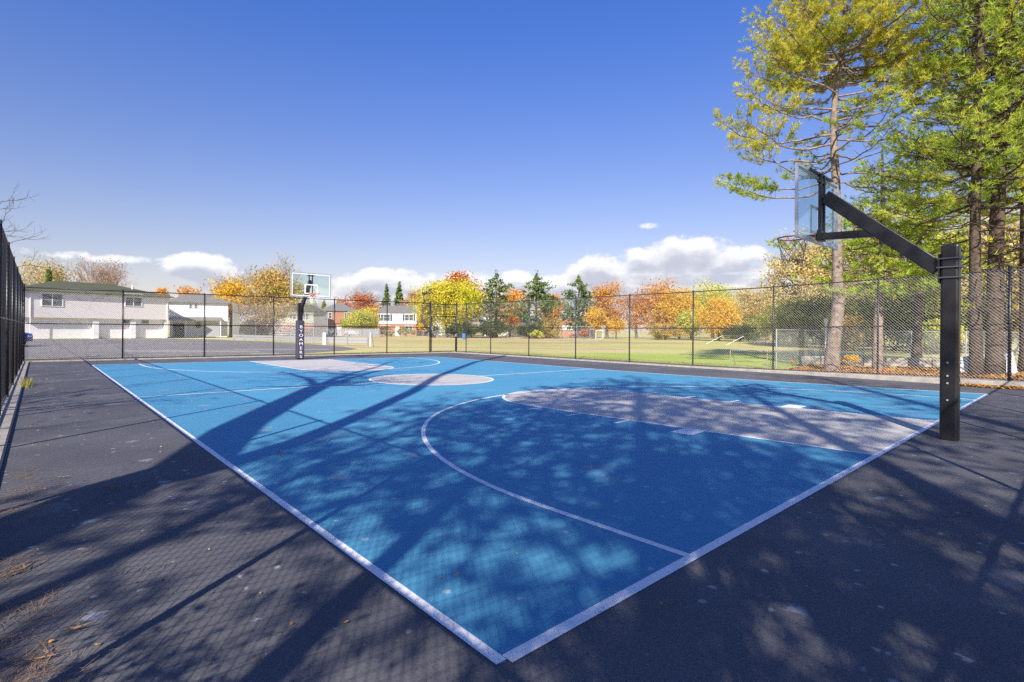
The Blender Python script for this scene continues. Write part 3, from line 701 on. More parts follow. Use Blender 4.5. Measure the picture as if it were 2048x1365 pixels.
sp = [(4.9, R180-.15, 2.3, -.12, .45, .9, 1), (6.9, R180+.05, 4.3, -.08, .5, 1, 1), (7.2, R180-.3, 3.5, -.02, .5, .8, 1), (7.5, R180+.25, 3.5, .06, .72, .55, 0), (7.9, R180-.1, 3.6, .08, .6, .8, 0), (8.4, R180+.15, 3.9, .1, .45, .9, 0),
      (8.8, R180-.25, 4.1, .12, .45, 1, 0), (9.2, R180+.2, 3.7, .18, .45, .9, 0), (9.7, R180-.05, 3.4, .22, .35, .9, 0), (10.2, R180+.3, 3.1, .3, .35, 1, 0), (10.5, R180-.3, 3.4, .3, .25, 1, 0), (11, R180+.1, 2.9, .35, .2, 1, 0), (11.5, R180-.1, 2.6, .45, .2, 1, 0),
      (7.4, .1, 2.9, .18, .93, .4, 1), (7.0, -.2, 2.7, .02, .9, .3, 1), (5.9, .15, 1.6, .1, .95, .2, 1), (8.1, .25, 3.2, .18, .85, .5, 0), (8.6, -.15, 3.5, .2, .7, .6, 0), (9.1, .1, 3.9, .25, .65, .7, 0), (9.6, -.2, 4.2, .28, .45, .9, 0), (10.1, .2, 4.4, .3, .35, 1, 0), (10.6, -.05, 4.3, .3, .3, 1, 0), (11.1, .3, 4.0, .32, .25, 1, 0), (11.6, -.2, 3.6, .35, .2, 1, 0)]
for z in np.arange(7.6, 11.5, .42):
    for s in (1, -1):
        sp.append((z, s*(PI/2+rng.normal()*.45), 2.2+rng.random()*1.2, .15, .5, .7, 0 if z > 9 else 1))
sp += whorls(11.2, 17.5, 3.3, .8, 6, .5, .25, .15, .9, 0)
pine('pine_tree', 'tall open pine with pale bare lower trunk and golden crown, beyond the right fence', pA, tr, sp, [G1, G2], 'bark2', tl=.14, tw=.0085, nn=15, tufts_per=1.25)
# dense pines right of it
def simple_pine(label, px, d, base_r, lean, H, zf, r0, r1, mats, n=6, dz=.55, name='pine_tree', bark='bark', dead=True, z0=.12, rise=.05, dens=.66, f0=.25, tw=.011, tp=1.05):
    p = loc(px, d); tr = [(0, 0, -.3, base_r*1.35)]+[(Rt[0]*lean*t**1.3*H+.06*math.sin(t*9+px), Rt[1]*lean*t**1.3*H+.05*math.cos(t*7+px), H*t, base_r*(1-t)**.75+.015) for t in np.linspace(.04, 1, 12)]
    s = []
    if dead: s += [(1.6+rng.random()*(zf-1.4), rng.random()*6.28, 1+rng.random()*1.4, -.1+rng.random()*.3, .3, .1, 1) for _ in range(26)]
    s += whorls(zf, H-.6, r0, r1, n, dz, rise, f0, dens, 0)
    return pine(name, label, p, tr, s, mats, bark, z0, tufts_per=tp, tw=tw)
simple_pine('pine on the right with a straight grey trunk left of the forked ones', 1952, 16.6, .16, .004, 17, 5.4, 2.9, 1.3, [G2, G1], n=6)
simple_pine('thick pine trunk leaning right, beside the fence terminal post', 1990, 17.4, .23, .03, 18, 7.0, 3.0, 1.2, [G2, G4], n=6)
simple_pine('dark pine at the right picture edge behind the fence terminal post', 2052, 19.0, .2, .01, 18, 6.4, 3.2, 1.2, [G2, G1], n=6)
simple_pine('low bright green pine with a slim pale leaning trunk', 1758, 19.8, .17, .012, 8.6, 3.1, 2.4, .7, [G3, G2], n=7, dz=.42, bark='bark2', dead=False, z0=.0, rise=.0, f0=.25, tp=1.2)
simple_pine('tall narrow dark green pine rising between the lone pine and the dense ones', 1835, 27, .2, .0, 12.0, 5.0, 2.6, .7, [G2, G3], n=6, dz=.6, dead=False, tp=.7, tw=.018)
simple_pine('tall pine standing behind the fence post group, filling the upper right corner', 1990, 27, .22, .0, 21, 7.5, 4.0, 2.2, [G2, G3], n=5, dz=.8, dead=False, tp=.7, tw=.02, dens=.75)

# leaf colour sets
LM = {k: leafmat('leaves_'+k, *v) for k, v in dict(
    yellow=([(.3, .34, .05), (.62, .6, .06), (.82, .7, .07), (.7, .62, .1)],), orange=([(.42, .17, .06), (.74, .33, .06), (.8, .46, .09), (.55, .26, .09)],),
    gold=([(.5, .3, .05), (.82, .52, .05), (.86, .62, .08), (.72, .4, .06)],), red=([(.36, .1, .05), (.6, .18, .06), (.68, .28, .08), (.5, .16, .07)],),
    olive=([(.16, .18, .04), (.34, .36, .07), (.52, .48, .12), (.44, .42, .1)],), tan=([(.45, .34, .13), (.68, .54, .22), (.75, .62, .28), (.6, .5, .2)],),
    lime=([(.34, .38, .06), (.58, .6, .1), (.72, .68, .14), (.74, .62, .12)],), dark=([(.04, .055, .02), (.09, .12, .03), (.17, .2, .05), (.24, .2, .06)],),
    fir=([(.06, .1, .05), (.13, .2, .07), (.22, .3, .1), (.3, .34, .13)],), pink=([(.5, .28, .2), (.6, .36, .26), (.62, .4, .22), (.5, .3, .2)],),
    mixed=([(.26, .26, .06), (.55, .42, .13), (.74, .48, .14), (.4, .38, .1)],)).items()}
def bl(label, px, d, top, bot, hw, key, nc=46, lpc=70, ls=.2, name='autumn_tree', **k):
    """tree whose crown spans rows top..bot and half width hw pixels in column px at depth d"""
    zt, zb = zat(px, top, d), max(.3, zat(px, bot, d)); rx = hw*d/CF; rz = (zt-zb)/2
    return broadleaf(name, label, loc(px, d), zt, rx*.86, rz*.9, (zt+zb)/2, nc, int(lpc*1.5) if d > 70 else lpc, ls*.82 if d > 70 else ls, LM[key] if key else None, tr=k.pop('tr', .045*(zt)/2+.06), **k)
# --- trees of the far row, left to right
bb('pale bare tree above the left end of the long building', 85, 92, 508, 60, 'tan', 2, lvl=5)
spire('conifer_tree', 'small dark conifer tip showing above the long building roof', loc(97, 88), zat(97, 540, 88), 1.6, 1.5, LM['fir'], 20, .25)
bb('wide pinkish bare tree above the middle of the long building roof', 212, 95, 508, 84, 'pink', 1, lvl=5, ls=.12, limbs=9)
bl('small orange tree peeking over the low building roof on its left', 318, 96, 570, 640, 16, 'orange', 20, 60, .22)
bl('orange tree peeking over the middle of the low building roof', 366, 98, 572, 640, 36, 'orange', 30, 60, .22)
t1 = bl('large tree of brown and green leaves with bare twigs on top, behind the far hoop', 545, 88, 545, 650, 62, 'mixed', 80, 90, .2, twigs=3, cr=.26)
bb('leaning bare tree rising out of the brown tree left of the far hoop', 545, 90, 505, 52, 'mixed', 1, lvl=5, limbs=8)
bb('bare grey tree top leaning left above the orange tree', 462, 90, 528, 42, lvl=5)
bl('bright orange and yellow tree left of the ball cage', 462, 86, 562, 645, 40, 'gold', 46, 80, .2)
for i, (px, tp_) in enumerate(((606, 603), (628, 600), (648, 606), (676, 603))):
    spire('conifer_tree', ['small conifer just right of the far hoop pole, first of four', 'second small conifer right of the far hoop pole, the tallest', 'third small conifer right of the far hoop pole', 'small conifer above the brick house roof'][i], loc(px, 135), zat(px, tp_, 135), 2.2, .6, LM['lime'] if i % 2 else LM['olive'], 22, .34)
bb('bare grey tree behind the rust coloured tree', 722, 140, 566, 44, lvl=5)
bl('rust red tree between the brick house and the white house', 722, 128, 590, 655, 44, 'red', 46, 70, .26, twigs=2)
bl('small orange tree below the rust coloured one', 745, 122, 612, 660, 22, 'gold', 26, 60, .24)
bl('pale yellow green tree in front of the brick house', 722, 104, 618, 664, 36, 'lime', 60, 90, .16, twigs=2)
spire('conifer_tree', 'left one of two tall firs behind the white house', loc(773, 140), zat(773, 574, 140), 2.2, 1, LM['fir'], 26, .34)
spire('conifer_tree', 'right and taller one of two tall firs behind the white house', loc(798, 140), zat(798, 569, 140), 2.9, 1, LM['fir'], 30, .34)
bl('round pale orange tree right of the two firs', 826, 136, 576, 650, 24, 'pink', 40, 70, .26, twigs=2)
bl('orange tree beside the shaded side of the white house', 846, 118, 600, 668, 12, 'gold', 22, 60, .22)
bl('deep red maple top above the big yellow tree', 920, 122, 546, 640, 38, 'red', 50, 80, .28)
bl('big bright yellow tree behind the court gate', 905, 100, 557, 660, 76, 'yellow', 120, 110, .2, cr=.24, trunks=3)
bb('small bare grey tree left of the big yellow tree', 862, 128, 568, 26, lvl=4)
spire('layered_pine', 'layered dark pine right of the yellow tree, leftmost of three', loc(992, 104), zat(992, 550, 104), 3.6, 2.2, LM['fir'], 34, .24, flat=True, gaps=.1, tr=.3)
spire('layered_pine', 'widest layered pine, middle one of three, left of the orange tree', loc(1072, 100), zat(1072, 552, 100), 4.1, 1.6, LM['fir'], 44, .24, flat=True, tr=.32)
spire('layered_pine', 'layered grey green pine, rightmost of three', loc(1157, 102), zat(1157, 556, 102), 3.5, 1.6, LM['fir'], 42, .22, flat=True, tr=.3)
bl('orange tree seen between the two left layered pines', 1020, 120, 572, 655, 34, 'orange', 46, 60, .26, twigs=2)
bl('thin orange tree right of the middle layered pine', 1104, 116, 582, 655, 26, 'orange', 40, 60, .24, twigs=2)
bl('tan shrubby tree low in front of the middle layered pine', 1100, 98, 636, 672, 30, 'mixed', 40, 80, .16)
bl('small golden tree low beside the rightmost layered pine', 1190, 96, 616, 664, 20, 'gold', 40, 70, .18)
bl('tall thin orange tree with see-through twigs right of the layered pines', 1214, 108, 560, 656, 34, 'orange', 56, 60, .22, twigs=5)
bl('small golden shrub tree under the tall thin orange one', 1232, 98, 636, 668, 16, 'gold', 26, 60, .16)
bl('brown half bare tree right of the gap of open sky', 1272, 106, 582, 660, 26, 'pink', 46, 40, .2, twigs=7)
bl('broad orange tree with dark limbs showing', 1318, 104, 560, 660, 48, 'orange', 70, 70, .22, twigs=4)
bl('golden orange tree overlapping the broad orange one', 1358, 98, 572, 664, 38, 'gold', 60, 80, .2, twigs=2)
bl('small yellow tree low between orange trees', 1382, 92, 620, 668, 26, 'lime', 40, 80, .18)
bl('olive green round topped tree behind the bright yellow one', 1425, 112, 567, 655, 52, 'lime', 70, 80, .24)
bl('glowing orange yellow tree, roundest and brightest of the row', 1438, 84, 598, 672, 36, 'gold', 80, 100, .16)
bl('tan orange tree right of the glowing yellow one', 1500, 100, 578, 664, 42, 'tan', 64, 80, .2, twigs=2)
bl('olive bush tree at the field edge under the tan tree', 1510, 86, 632, 676, 34, 'olive', 50, 80, .17)
bl('orange leaved tree left of the lone pine', 1535, 94, 584, 664, 34, 'mixed', 60, 80, .2, twigs=2)
# --- nearer wood on the right
bl('tall airy yellow green tree left of the lone pine', 1590, 58, 470, 690, 62, 'tan', 120, 90, .12, twigs=4, cr=.22)
bl('olive tree behind the lone pine trunk', 1665, 62, 455, 690, 60, 'olive', 110, 80, .13, twigs=3, cr=.22)
bl('pale yellow tree with fine twigs right of the lone pine', 1740, 56, 400, 690, 66, 'tan', 120, 80, .12, twigs=5, cr=.22)
bl('yellow green tree seen left of the near hoop pole', 1820, 50, 420, 700, 70, 'lime', 120, 90, .12, twigs=3, cr=.22)
bl('yellow tree seen between the near hoop pole and the pines', 1905, 46, 440, 700, 66, 'lime', 110, 80, .12, twigs=3, cr=.22)
bl('tan leaved tree behind the leaning pine trunks', 1990, 44, 400, 700, 80, 'tan', 120, 80, .12, twigs=4, cr=.22)
bl('olive tree at the right picture edge', 2080, 42, 420, 700, 80, 'olive', 110, 80, .12, twigs=3, cr=.22)
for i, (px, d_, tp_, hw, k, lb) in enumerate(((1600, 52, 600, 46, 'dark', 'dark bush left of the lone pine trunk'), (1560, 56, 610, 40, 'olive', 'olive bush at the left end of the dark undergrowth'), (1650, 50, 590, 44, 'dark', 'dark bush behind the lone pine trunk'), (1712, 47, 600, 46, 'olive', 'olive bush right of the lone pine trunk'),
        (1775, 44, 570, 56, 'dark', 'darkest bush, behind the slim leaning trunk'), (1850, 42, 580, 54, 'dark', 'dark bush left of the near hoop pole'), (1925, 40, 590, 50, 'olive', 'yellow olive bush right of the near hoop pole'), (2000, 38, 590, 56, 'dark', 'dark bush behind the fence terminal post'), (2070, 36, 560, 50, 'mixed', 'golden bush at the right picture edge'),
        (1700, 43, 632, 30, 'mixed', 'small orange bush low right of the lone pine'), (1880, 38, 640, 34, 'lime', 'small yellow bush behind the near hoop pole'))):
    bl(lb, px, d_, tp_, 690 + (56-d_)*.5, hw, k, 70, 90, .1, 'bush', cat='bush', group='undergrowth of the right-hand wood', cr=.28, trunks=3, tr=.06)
bl('clipped green bush by the field fence near the middle layered pine', 1073, 92, 662, 676, 14, 'lime', 30, 60, .14, 'bush', cat='bush', group='bushes along the field edge')
bl('rust coloured bush by the field fence', 1168, 94, 660, 676, 6, 'red', 16, 60, .14, 'bush', cat='bush', group='bushes along the field edge')
bl('dark bush under the yellow tree, left part', 925, 96, 646, 676, 34, 'dark', 50, 80, .16, 'bush', cat='bush', group='bushes along the field edge')
bl('dark bush under the yellow tree, right part', 985, 97, 642, 676, 36, 'dark', 50, 80, .16, 'bush', cat='bush', group='bushes along the field edge')
bl('dark bush under the middle layered pine', 1060, 96, 648, 676, 30, 'dark', 40, 80, .16, 'bush', cat='bush', group='bushes along the field edge')
bl('grey brown bush at the foot of the broad orange tree', 1330, 90, 646, 678, 40, 'mixed', 40, 70, .16, 'bush', cat='bush', group='bushes along the field edge')
bl('dark green bush at the foot of the glowing yellow tree', 1480, 80, 650, 680, 40, 'dark', 50, 80, .15, 'bush', cat='bush', group='bushes along the field edge')
bl('green bush inside the ball cage', 500, 92, 640, 672, 22, 'olive', 40, 80, .16, 'bush', cat='bush', group='bushes along the field edge')
bl('brown bush right of the ball cage', 535, 93, 634, 670, 20, 'red', 40, 60, .16, 'bush', cat='bush', group='bushes along the field edge', twigs=3)
bl('hedge bush in front of the white house, left', 772, 108, 655, 672, 16, 'mixed', 30, 70, .16, 'bush', cat='bush', group='bushes along the field edge')
bl('hedge bush in front of the white house, right', 812, 108, 658, 673, 20, 'olive', 30, 70, .16, 'bush', cat='bush', group='bushes along the field edge')
# small plants on the leafy bank
bl('yellow leaved sapling at the foot of the lone pine', 1700, 19.6, 708, 750, 18, 'gold', 16, 40, .035, 'sapling', cat='plant', group='small plants by the fence', tr=.012)
bl('low yellow sprout left of the lone pine by the fence', 1585, 19.6, 738, 752, 8, 'gold', 6, 20, .03, 'sapling', cat='plant', group='small plants by the fence', tr=.01)

# ------------------------------------------------------------------ trees outside the fences that shade the court
def shadow_pt(px, y, u):
    """point on a tree at x=u whose shadow falls on the ground seen at (px,y)"""
    x = px-1024; yy = y-CY0; X = x*math.cos(ROLL)+yy*math.sin(ROLL); Y = -x*math.sin(ROLL)+yy*math.cos(ROLL); d_ = CF*CH/Y
    g = np.array([CX, CY])+d_*Fd+d_*X/CF*Rt; z = (g[0]-u)/SUNK[0]
    return np.array([u, g[1]-SUNK[1]*z, z])
def shade_oak(label, pts, r0, r1, spread, nc, lpc, seed_m, name='oak_tree', bark='bark', extra=(), base=None, cr=.2, rzf=.7, twigs=7, forks=()):
    b = base if base is not None else pts[0]-(pts[1]-pts[0])/(pts[1][2]-pts[0][2])*pts[0][2]
    root = empty(name, (b[0], b[1], 0), 0, label, 'tree', 'trees outside the court fence'); o = np.array([b[0], b[1], 0]); tb = MB()
    ps = [np.array([b[0], b[1], -.1])]+list(pts); n = len(ps)
    tb.tube([q-o for q in ps], [r0+(r1-r0)*i/(n-1) for i in range(n)], 10)
    for (fp, ra, rb) in forks: tb.tube([q-o for q in fp], [ra+(rb-ra)*i/(len(fp)-1) for i in range(len(fp))], 8)
    top = ps[-1]; C = []
    for (e, r) in extra:
        k = limb(top-o, np.array(e)-o, r, r*.25, tb, .06, 6, 6); k2 = k[3:]
        for q in k2:
            for _ in range(3):
                c = q+unit(1)[0]*np.array([1, 1, .7])*spread*.5; limb(q, c, r*.25, .012, tb, .08, 4, 4); C.append(c)
    U = unit(nc); U[:, 2] = np.abs(U[:, 2])*rzf+.1
    for c in U:
        e = top-o+c*spread*(.5+.6*rng.random()); k = limb(top-o, e, r1*.45, .02, tb, .08, 5, 5); C.append(e); C.append(k[3]+unit(1)[0]*.5)
    C = np.array(C); tb2 = []
    cc = C.mean(0); tips = []
    for c in C:
        for k in range(max(1, twigs//4)):
            dd = (c-cc)/spread+unit(1)[0]*.5+np.array([0, 0, .2]); dd /= np.linalg.norm(dd); rec(tb, c, dd, spread*.2, .014, 2, tips, .08, .8)
    tb.build('trunk', M[bark], root, True)
    if lpc:
        P_ = np.repeat(C, lpc, 0)+rng.normal(size=(len(C)*lpc, 3))*cr*spread*.5
        faces('crown', leaf_quads(P_, .06), 4, seed_m, root)
    return root
rng = np.random.default_rng(21)
T1 = [shadow_pt(x, y, -6.0) for x, y in ((0, 1076), (265, 965), (390, 925), (480, 853), (560, 811), (640, 772))]
T2 = [T1[1]]+[shadow_pt(x, y, -5.6) for x, y in ((390, 945), (490, 918), (600, 882), (707, 837), (828, 782), (873, 754), (949, 725), (1010, 712))]
t1p = [T1[0], T1[1], T1[2], T1[3], T1[4]]
T1x = [(shadow_pt(760, 742, -5.8), .16), (shadow_pt(700, 748, -6.2), .18), (shadow_pt(790, 722, -6.4), .13), (shadow_pt(560, 745, -7.0), .12)]
shade_oak('broad leaning oak outside the left fence that throws the wide trunk shadow', T1, .37, .25, 3.2, 10, 10, LM['tan'], extra=T1x, cr=.25, forks=[(T2, .22, .12)])
shade_oak('bare tree left of the fence whose twigs reach in at the left picture edge', [np.array([*loc(-250, 19), 2.2]), np.array([*loc(-240, 19), 4.2])], .18, .12, 3.2, 12, 1, LM['tan'], name='bare_tree', extra=[((*loc(-60, 18.5), 5.2), .04), ((*loc(-50, 18.5), 4.3), .035)], twigs=5)
shade_oak('bare tree farther along the left fence', [np.array([-8.5, 6.5, 2.5]), np.array([-8.4, 6.6, 4.5])], .22, .15, 3.4, 14, 14, LM['tan'], name='bare_tree', twigs=9, cr=.3)
# pines behind the camera whose crowns dapple the near half of the court
def shade_pine(label, u, v, H, zf, r0, r1, dens, n=6, dz=.55, tp=.9, br=.25):
    tr = [(0, 0, -.3, br*1.3)]+[(.04*math.sin(t*8), .04*math.cos(t*8), H*t, br*(1-t)**.8+.02) for t in np.linspace(.03, 1, 9)]
    s = whorls(zf, H-.5, r0, r1, n, dz, .05, .15, dens, 0, jit=.35)
    return pine('pine_tree', label, (u, v), tr, s, [G2, G4], 'bark', 0, tl=.17, tw=.02, nn=7, tufts_per=tp, group='trees outside the court fence')
shade_pine('large pine behind the camera outside the fence corner', -8.2, -6.6, 16.5, 7.6, 3.3, 1.4, .5, tp=.9)
shade_pine('shorter pine standing outside the left fence behind the camera', -5.0, -2.3, 11.0, 5.4, 2.2, .9, .62, tp=.8, br=.1)
broadleaf('evergreen_shrub', 'evergreen shrub against the outside of the fence corner behind the camera', (-3.9, -.9), 2.9, .9, 1.1, 1.7, 26, 80, .03, LM['dark'], tr=.05, trunks=3, cat='shrub', group='trees outside the court fence', cr=.3)
shade_pine('pine behind the camera, nearer the near baseline fence', -4.2, -6.9, 14.5, 8.6, 2.4, 1.0, .5, tp=.7)
shade_pine('slim pine outside the left fence behind the camera', -9.0, -3.1, 12.0, 6.6, 2.0, .9, .6, tp=.7, br=.12)
shade_pine('low young pine just behind the camera outside the near fence', -5.0, -5.45, 8.8, 4.6, 1.6, .7, .85, tp=.9, br=.12, dz=.45)
shade_pine('pine behind the camera, farther along the near baseline fence', -1.2, -8.6, 15.5, 7.5, 2.2, 1.0, .2, tp=.6)

# ------------------------------------------------------------------ buildings
random.seed(5)
def siding(name, col, pitch=.16):
    """painted lap boards: thin horizontal grooves"""
    m = mat(name, col, .7, .2); nt = m.node_tree; b = nt.nodes['Principled BSDF']; N = nt.nodes.new; L = nt.links.new
    tc = N('ShaderNodeTexCoord'); sp_ = N('ShaderNodeSeparateXYZ'); L(tc.outputs['Object'], sp_.inputs[0])
    a = N('ShaderNodeMath'); a.operation = 'DIVIDE'; a.inputs[1].default_value = pitch; L(sp_.outputs[2], a.inputs[0])
    f = N('ShaderNodeMath'); f.operation = 'FRACT'; L(a.outputs[0], f.inputs[0])
    bp = N('ShaderNodeBump'); bp.inputs['Distance'].default_value = .02; L(f.outputs[0], bp.inputs['Height']); L(bp.outputs[0], b.inputs['Normal']); return m
M['sidingcream'] = siding('cream_siding', (.84, .78, .73)); M['sidingwhite'] = siding('white_siding', (.86, .86, .87))
M['wallpale'] = mat('pale_masonry', (.8, .79, .8), .9, .1, noise=(1.5, .4, .7, (.73, .72, .74)))
M['greenwall'] = siding('sage_siding', (.42, .45, .32)); M['blueglass'] = mat('blue_car_paint', (.03, .05, .25), .25, .6, coat=1)
M['greypanel'] = mat('grey_panel', (.33, .33, .36), .8, .2); M['darkdoor'] = mat('dark_opening', (.06, .055, .06), .8, .2)
M['trim'] = mat('white_trim', (.76, .74, .72), .6, .3); M['shutter'] = mat('dark_shutter', (.03, .045, .05), .6, .3)
def frame_of(px0, d0, px1, d1):
    a = np.array(loc(px0, d0)); b = np.array(loc(px1, d1)); L_ = float(np.linalg.norm(b-a)); t = (b-a)/L_
    return a, t, L_, math.atan2(t[1], t[0])
def lx(px, a, t):
    """distance along the facade line seen in column px"""
    c = np.array([CX, CY]); r = Fd+(px-1024)/CF*Rt
    # c + k r = a + s t
    A = np.array([[r[0], -t[0]], [r[1], -t[1]]]); k, s = np.linalg.solve(A, a-c); return float(s), float(k)
def window(root, x0, x1, z0, z1, y=0, mull=1, frame='trim', rails=1):
    """facade local: x along, -y outwards"""
    f = MB(); w_ = .07
    f.box(((x0+x1)/2, y-.03, z0-.0), (x1-x0+.14, .1, w_)).box(((x0+x1)/2, y-.03, z1), (x1-x0+.14, .1, w_))
    for x in (x0, x1): f.box((x, y-.03, (z0+z1)/2), (w_, .1, z1-z0-w_))
    for i in range(mull): x = x0+(x1-x0)*(i+1)/(mull+1); f.box((x, y-.025, (z0+z1)/2), (.09, .08, z1-z0-w_))
    for i in range(rails): f.box(((x0+x1)/2, y-.02, z0+(z1-z0)*(i+1)/(rails+1)), (x1-x0-w_, .05, .035))
    o = f.build('window', M[frame], root)
    MB().box(((x0+x1)/2, y-.004, (z0+z1)/2), (x1-x0-.02, .014, z1-z0-.02)).build('pane', M['glass'], o)
    return o
def gable(mb, x0, x1, y0, y1, ze, zr, ov=.35, hip=0.0, th=.12):
    """roof with ridge along x; hip insets the ridge ends"""
    xm0, xm1, ym = x0-ov+hip, x1+ov-hip, (y0+y1)/2; a, b, c, d_ = x0-ov, x1+ov, y0-ov, y1+ov
    v = [(a, c, ze), (b, c, ze), (b, d_, ze), (a, d_, ze), (xm0, ym, zr), (xm1, ym, zr), (a, c, ze-th), (b, c, ze-th), (b, d_, ze-th), (a, d_, ze-th)]
    mb.add(v, [(0, 1, 5, 4), (2, 3, 4, 5), (1, 2, 5), (3, 0, 4), (6, 7, 1, 0), (7, 8, 2, 1), (8, 9, 3, 2), (9, 6, 0, 3), (9, 8, 7, 6)])
# long two-storey building
a, t, _, rz = frame_of(55, 60.4, 337, 72.8)
xl, _k = lx(38, a, t); xr, _k = lx(337, a, t)
b1 = empty('school_building', (*a, 0), rz, 'long cream two storey building with olive roof across the parking lot', 'building')
X = lambda px: lx(px, a, t)[0]
Z = lambda px, y: zat(px, y, lx(px, a, t)[1])
z_ov, z_e = 2.52, 5.55
MB().box(((xl+xr)/2, 5.5, (z_ov+z_e)/2), (xr-xl, 11, z_e-z_ov)).build('upper_wall', M['sidingcream'], b1)
lw = MB().box(((xl+xr)/2, 6.0, (z_ov-.004)/2), (xr-xl-.1, 10.6, z_ov-.004))
lw.build('lower_wall', M['wallpale'], b1)
for px_ in (60, 334): MB().tube([(X(px_), -.07, .1), (X(px_), -.07, 5.5)], .05, 6).build('downpipe', M['trim'], b1)
for p0, p1 in ((188, 199), (263, 273), (331, 336)):
    MB().box(((X(p0)+X(p1))/2, .45, 1.2), (X(p1)-X(p0), .5, 2.4)).build('pier', M['wallpale'], b1)
MB().box(((xl+xr)/2, -.06, z_e-.1), (xr-xl+.3, .1, .22)).build('fascia', M['trim'], b1)
r = MB(); gable(r, xl, xr, 0, 11, z_e+.14, z_e+1.75, .5, 5.2); rf = r.build('roof', M['roofgreen'], b1)
MB().tube([(X(284), 3.0, z_e+.6), (X(284), 3.0, z_e+1.6)], .09, 8).build('vent_pipe', M['white'], rf)
for p0, p1 in ((83, 125), (250, 283)): window(b1, X(p0), X(p1), Z(p0, 612), Z(p0, 587), 0, 1, 'trim', 1)
for p0, p1 in ((252, 262), (289, 301)): window(b1, X(p0), X(p1), 2.02, 2.36, .695, 0, 'roofgrey', 0)
MB().box((X(187), -.15, Z(187, 589)), (.45, .25, .16)).box((X(190), -.05, Z(190, 591)), (.3, .1, .1)).build('flood_light', M['white'], b1)
# lower building beside it
a, t, _, rz = frame_of(340, 78, 457, 82)
b2 = empty('annex_building', (*a, 0), rz, 'smaller white building with grey roofs right of the long cream one', 'building')
xl, xr = X(338), X(456)
ze = Z(400, 606)
MB().box(((xl+xr)/2, 4.5, 2.5+(ze-2.5)/2), (xr-xl, 9, ze-2.5)).build('upper_wall', M['sidingwhite'], b2)
MB().box(((xl+xr)/2, 5.2, 1.248), (xr-xl-.1, 8.4, 2.496)).build('lower_wall', M['wallpale'], b2)
r = MB(); gable(r, xl, xr, 0, 9, ze+.1, ze+1.5, .45, 2.5); r.build('roof', M['roofgrey'], b2)
r = MB(); r.add([(xl, .02, 3.1), (X(443), .02, 3.1), (X(443), -1.5, 2.62), (xl, -1.5, 2.62), (xl, .02, 2.98), (X(443), .02, 2.98), (X(443), -1.5, 2.5), (xl, -1.5, 2.5)], [(3, 2, 1, 0), (4, 5, 6, 7), (2, 3, 7, 6), (0, 1, 5, 4), (3, 0, 4, 7), (1, 2, 6, 5)]); r.build('porch_roof', M['roofgrey'], b2)
for px in (372, 440): MB().box((X(px), -1.4, 1.25), (.14, .14, 2.5)).build('porch_post', M['white'], b2)
MB().box(((X(346)+X(368))/2, .93, 1.05), (X(368)-X(346), .12, 2.1)).build('door', M['darkdoor'], b2)
MB().box(((X(378)+X(404))/2, -1.45, .95), (X(438)-X(412), .05, 1.7)).build('screen_panel', M['greypanel'], b2).location = (X(425)-X(391), 0, 0)
for p0, p1 in ((378, 384), (388, 395)): window(b2, X(p0), X(p1), Z(p0, 617), Z(p0, 609), 0, 0, 'trim', 1)
window(b2, X(393), X(401), 1.5, 2.3, .98, 0, 'roofgrey', 0)
# houses beyond the field fence
def house(label, p0, d0, p1, d1, depth, z1, zr, wall1, wall2, roof, wins=(), low=(), shutters=True, hip=0, zsplit=2.6, door=None, name='house'):
    global a, t
    a, t, L_, rz = frame_of(p0, d0, p1, d1)
    h = empty(name, (*a, 0), rz, label, 'house')
    MB().box((L_/2, depth/2, zsplit/2), (L_-.1, depth-.1, zsplit)).build('lower_wall', M[wall2], h)
    MB().box((L_/2, depth/2-.1, (zsplit+.003+z1)/2), (L_, depth+.1, z1-zsplit-.003)).build('upper_wall', M[wall1], h)
    if not hip:
        MB().add([(L_-.01, -.15, z1), (L_-.01, depth-.05, z1), (L_-.01, depth/2-.1, zr-.1)], [(0, 1, 2)]).add([(.01, -.15, z1), (.01, depth-.05, z1), (.01, depth/2-.1, zr-.1)], [(2, 1, 0)]).build('gable_end', M[wall1], h)
    r = MB(); gable(r, 0, L_, -.15, depth-.05, z1+.06, zr, .3, hip); r.build('roof', M[roof], h)
    for (x0, x1, za, zb_, mu) in wins:
        window(h, L_*x0, L_*x1, za, zb_, -.15, mu)
        if shutters:
            for x in (L_*x0-.28, L_*x1+.28): MB().box((x, -.18, (za+zb_)/2), (.35, .05, zb_-za+.1)).build('shutter', M['shutter'], h)
    for (x0, x1, za, zb_, mu) in low: window(h, L_*x0, L_*x1, za, zb_, .05, mu)
    if door: MB().box((L_*door, .02, 1.05), (1.0, .08, 2.1)).build('door', M['white'], h)
    return h
house('white and brick two storey house with dark shutters right of the pale yellow tree', 757, 119, 833, 118, 9, 5.2, 7.0, 'sidingwhite', 'brick', 'roofgrey', ((.06, .31, 3.3, 4.8, 2), (.7, .92, 3.4, 4.8, 1)), ((.06, .3, .9, 2.2, 2), (.7, .9, .9, 2.2, 1)), door=.5)
house('red brick two storey house with grey hip roof behind the far hoop', 642, 112, 712, 114, 9, 5.3, 7.2, 'brick', 'brick', 'roofgrey', ((.12, .3, 3.6, 4.9, 1), (.66, .8, 3.6, 4.9, 1)), ((.1, .4, .9, 2.2, 2), (.7, .85, .9, 2.2, 0)), False, 3.4, door=.52)
house('low sage green and brick house seen through the ball cage', 551, 106, 628, 105, 5, 4.9, 6.6, 'greenwall', 'brick', 'roofgreen', ((.38, .55, 3.2, 4.5, 1), (.7, .88, 3.2, 4.5, 1)), ((.45, .7, .9, 2.0, 1),), False, 3)
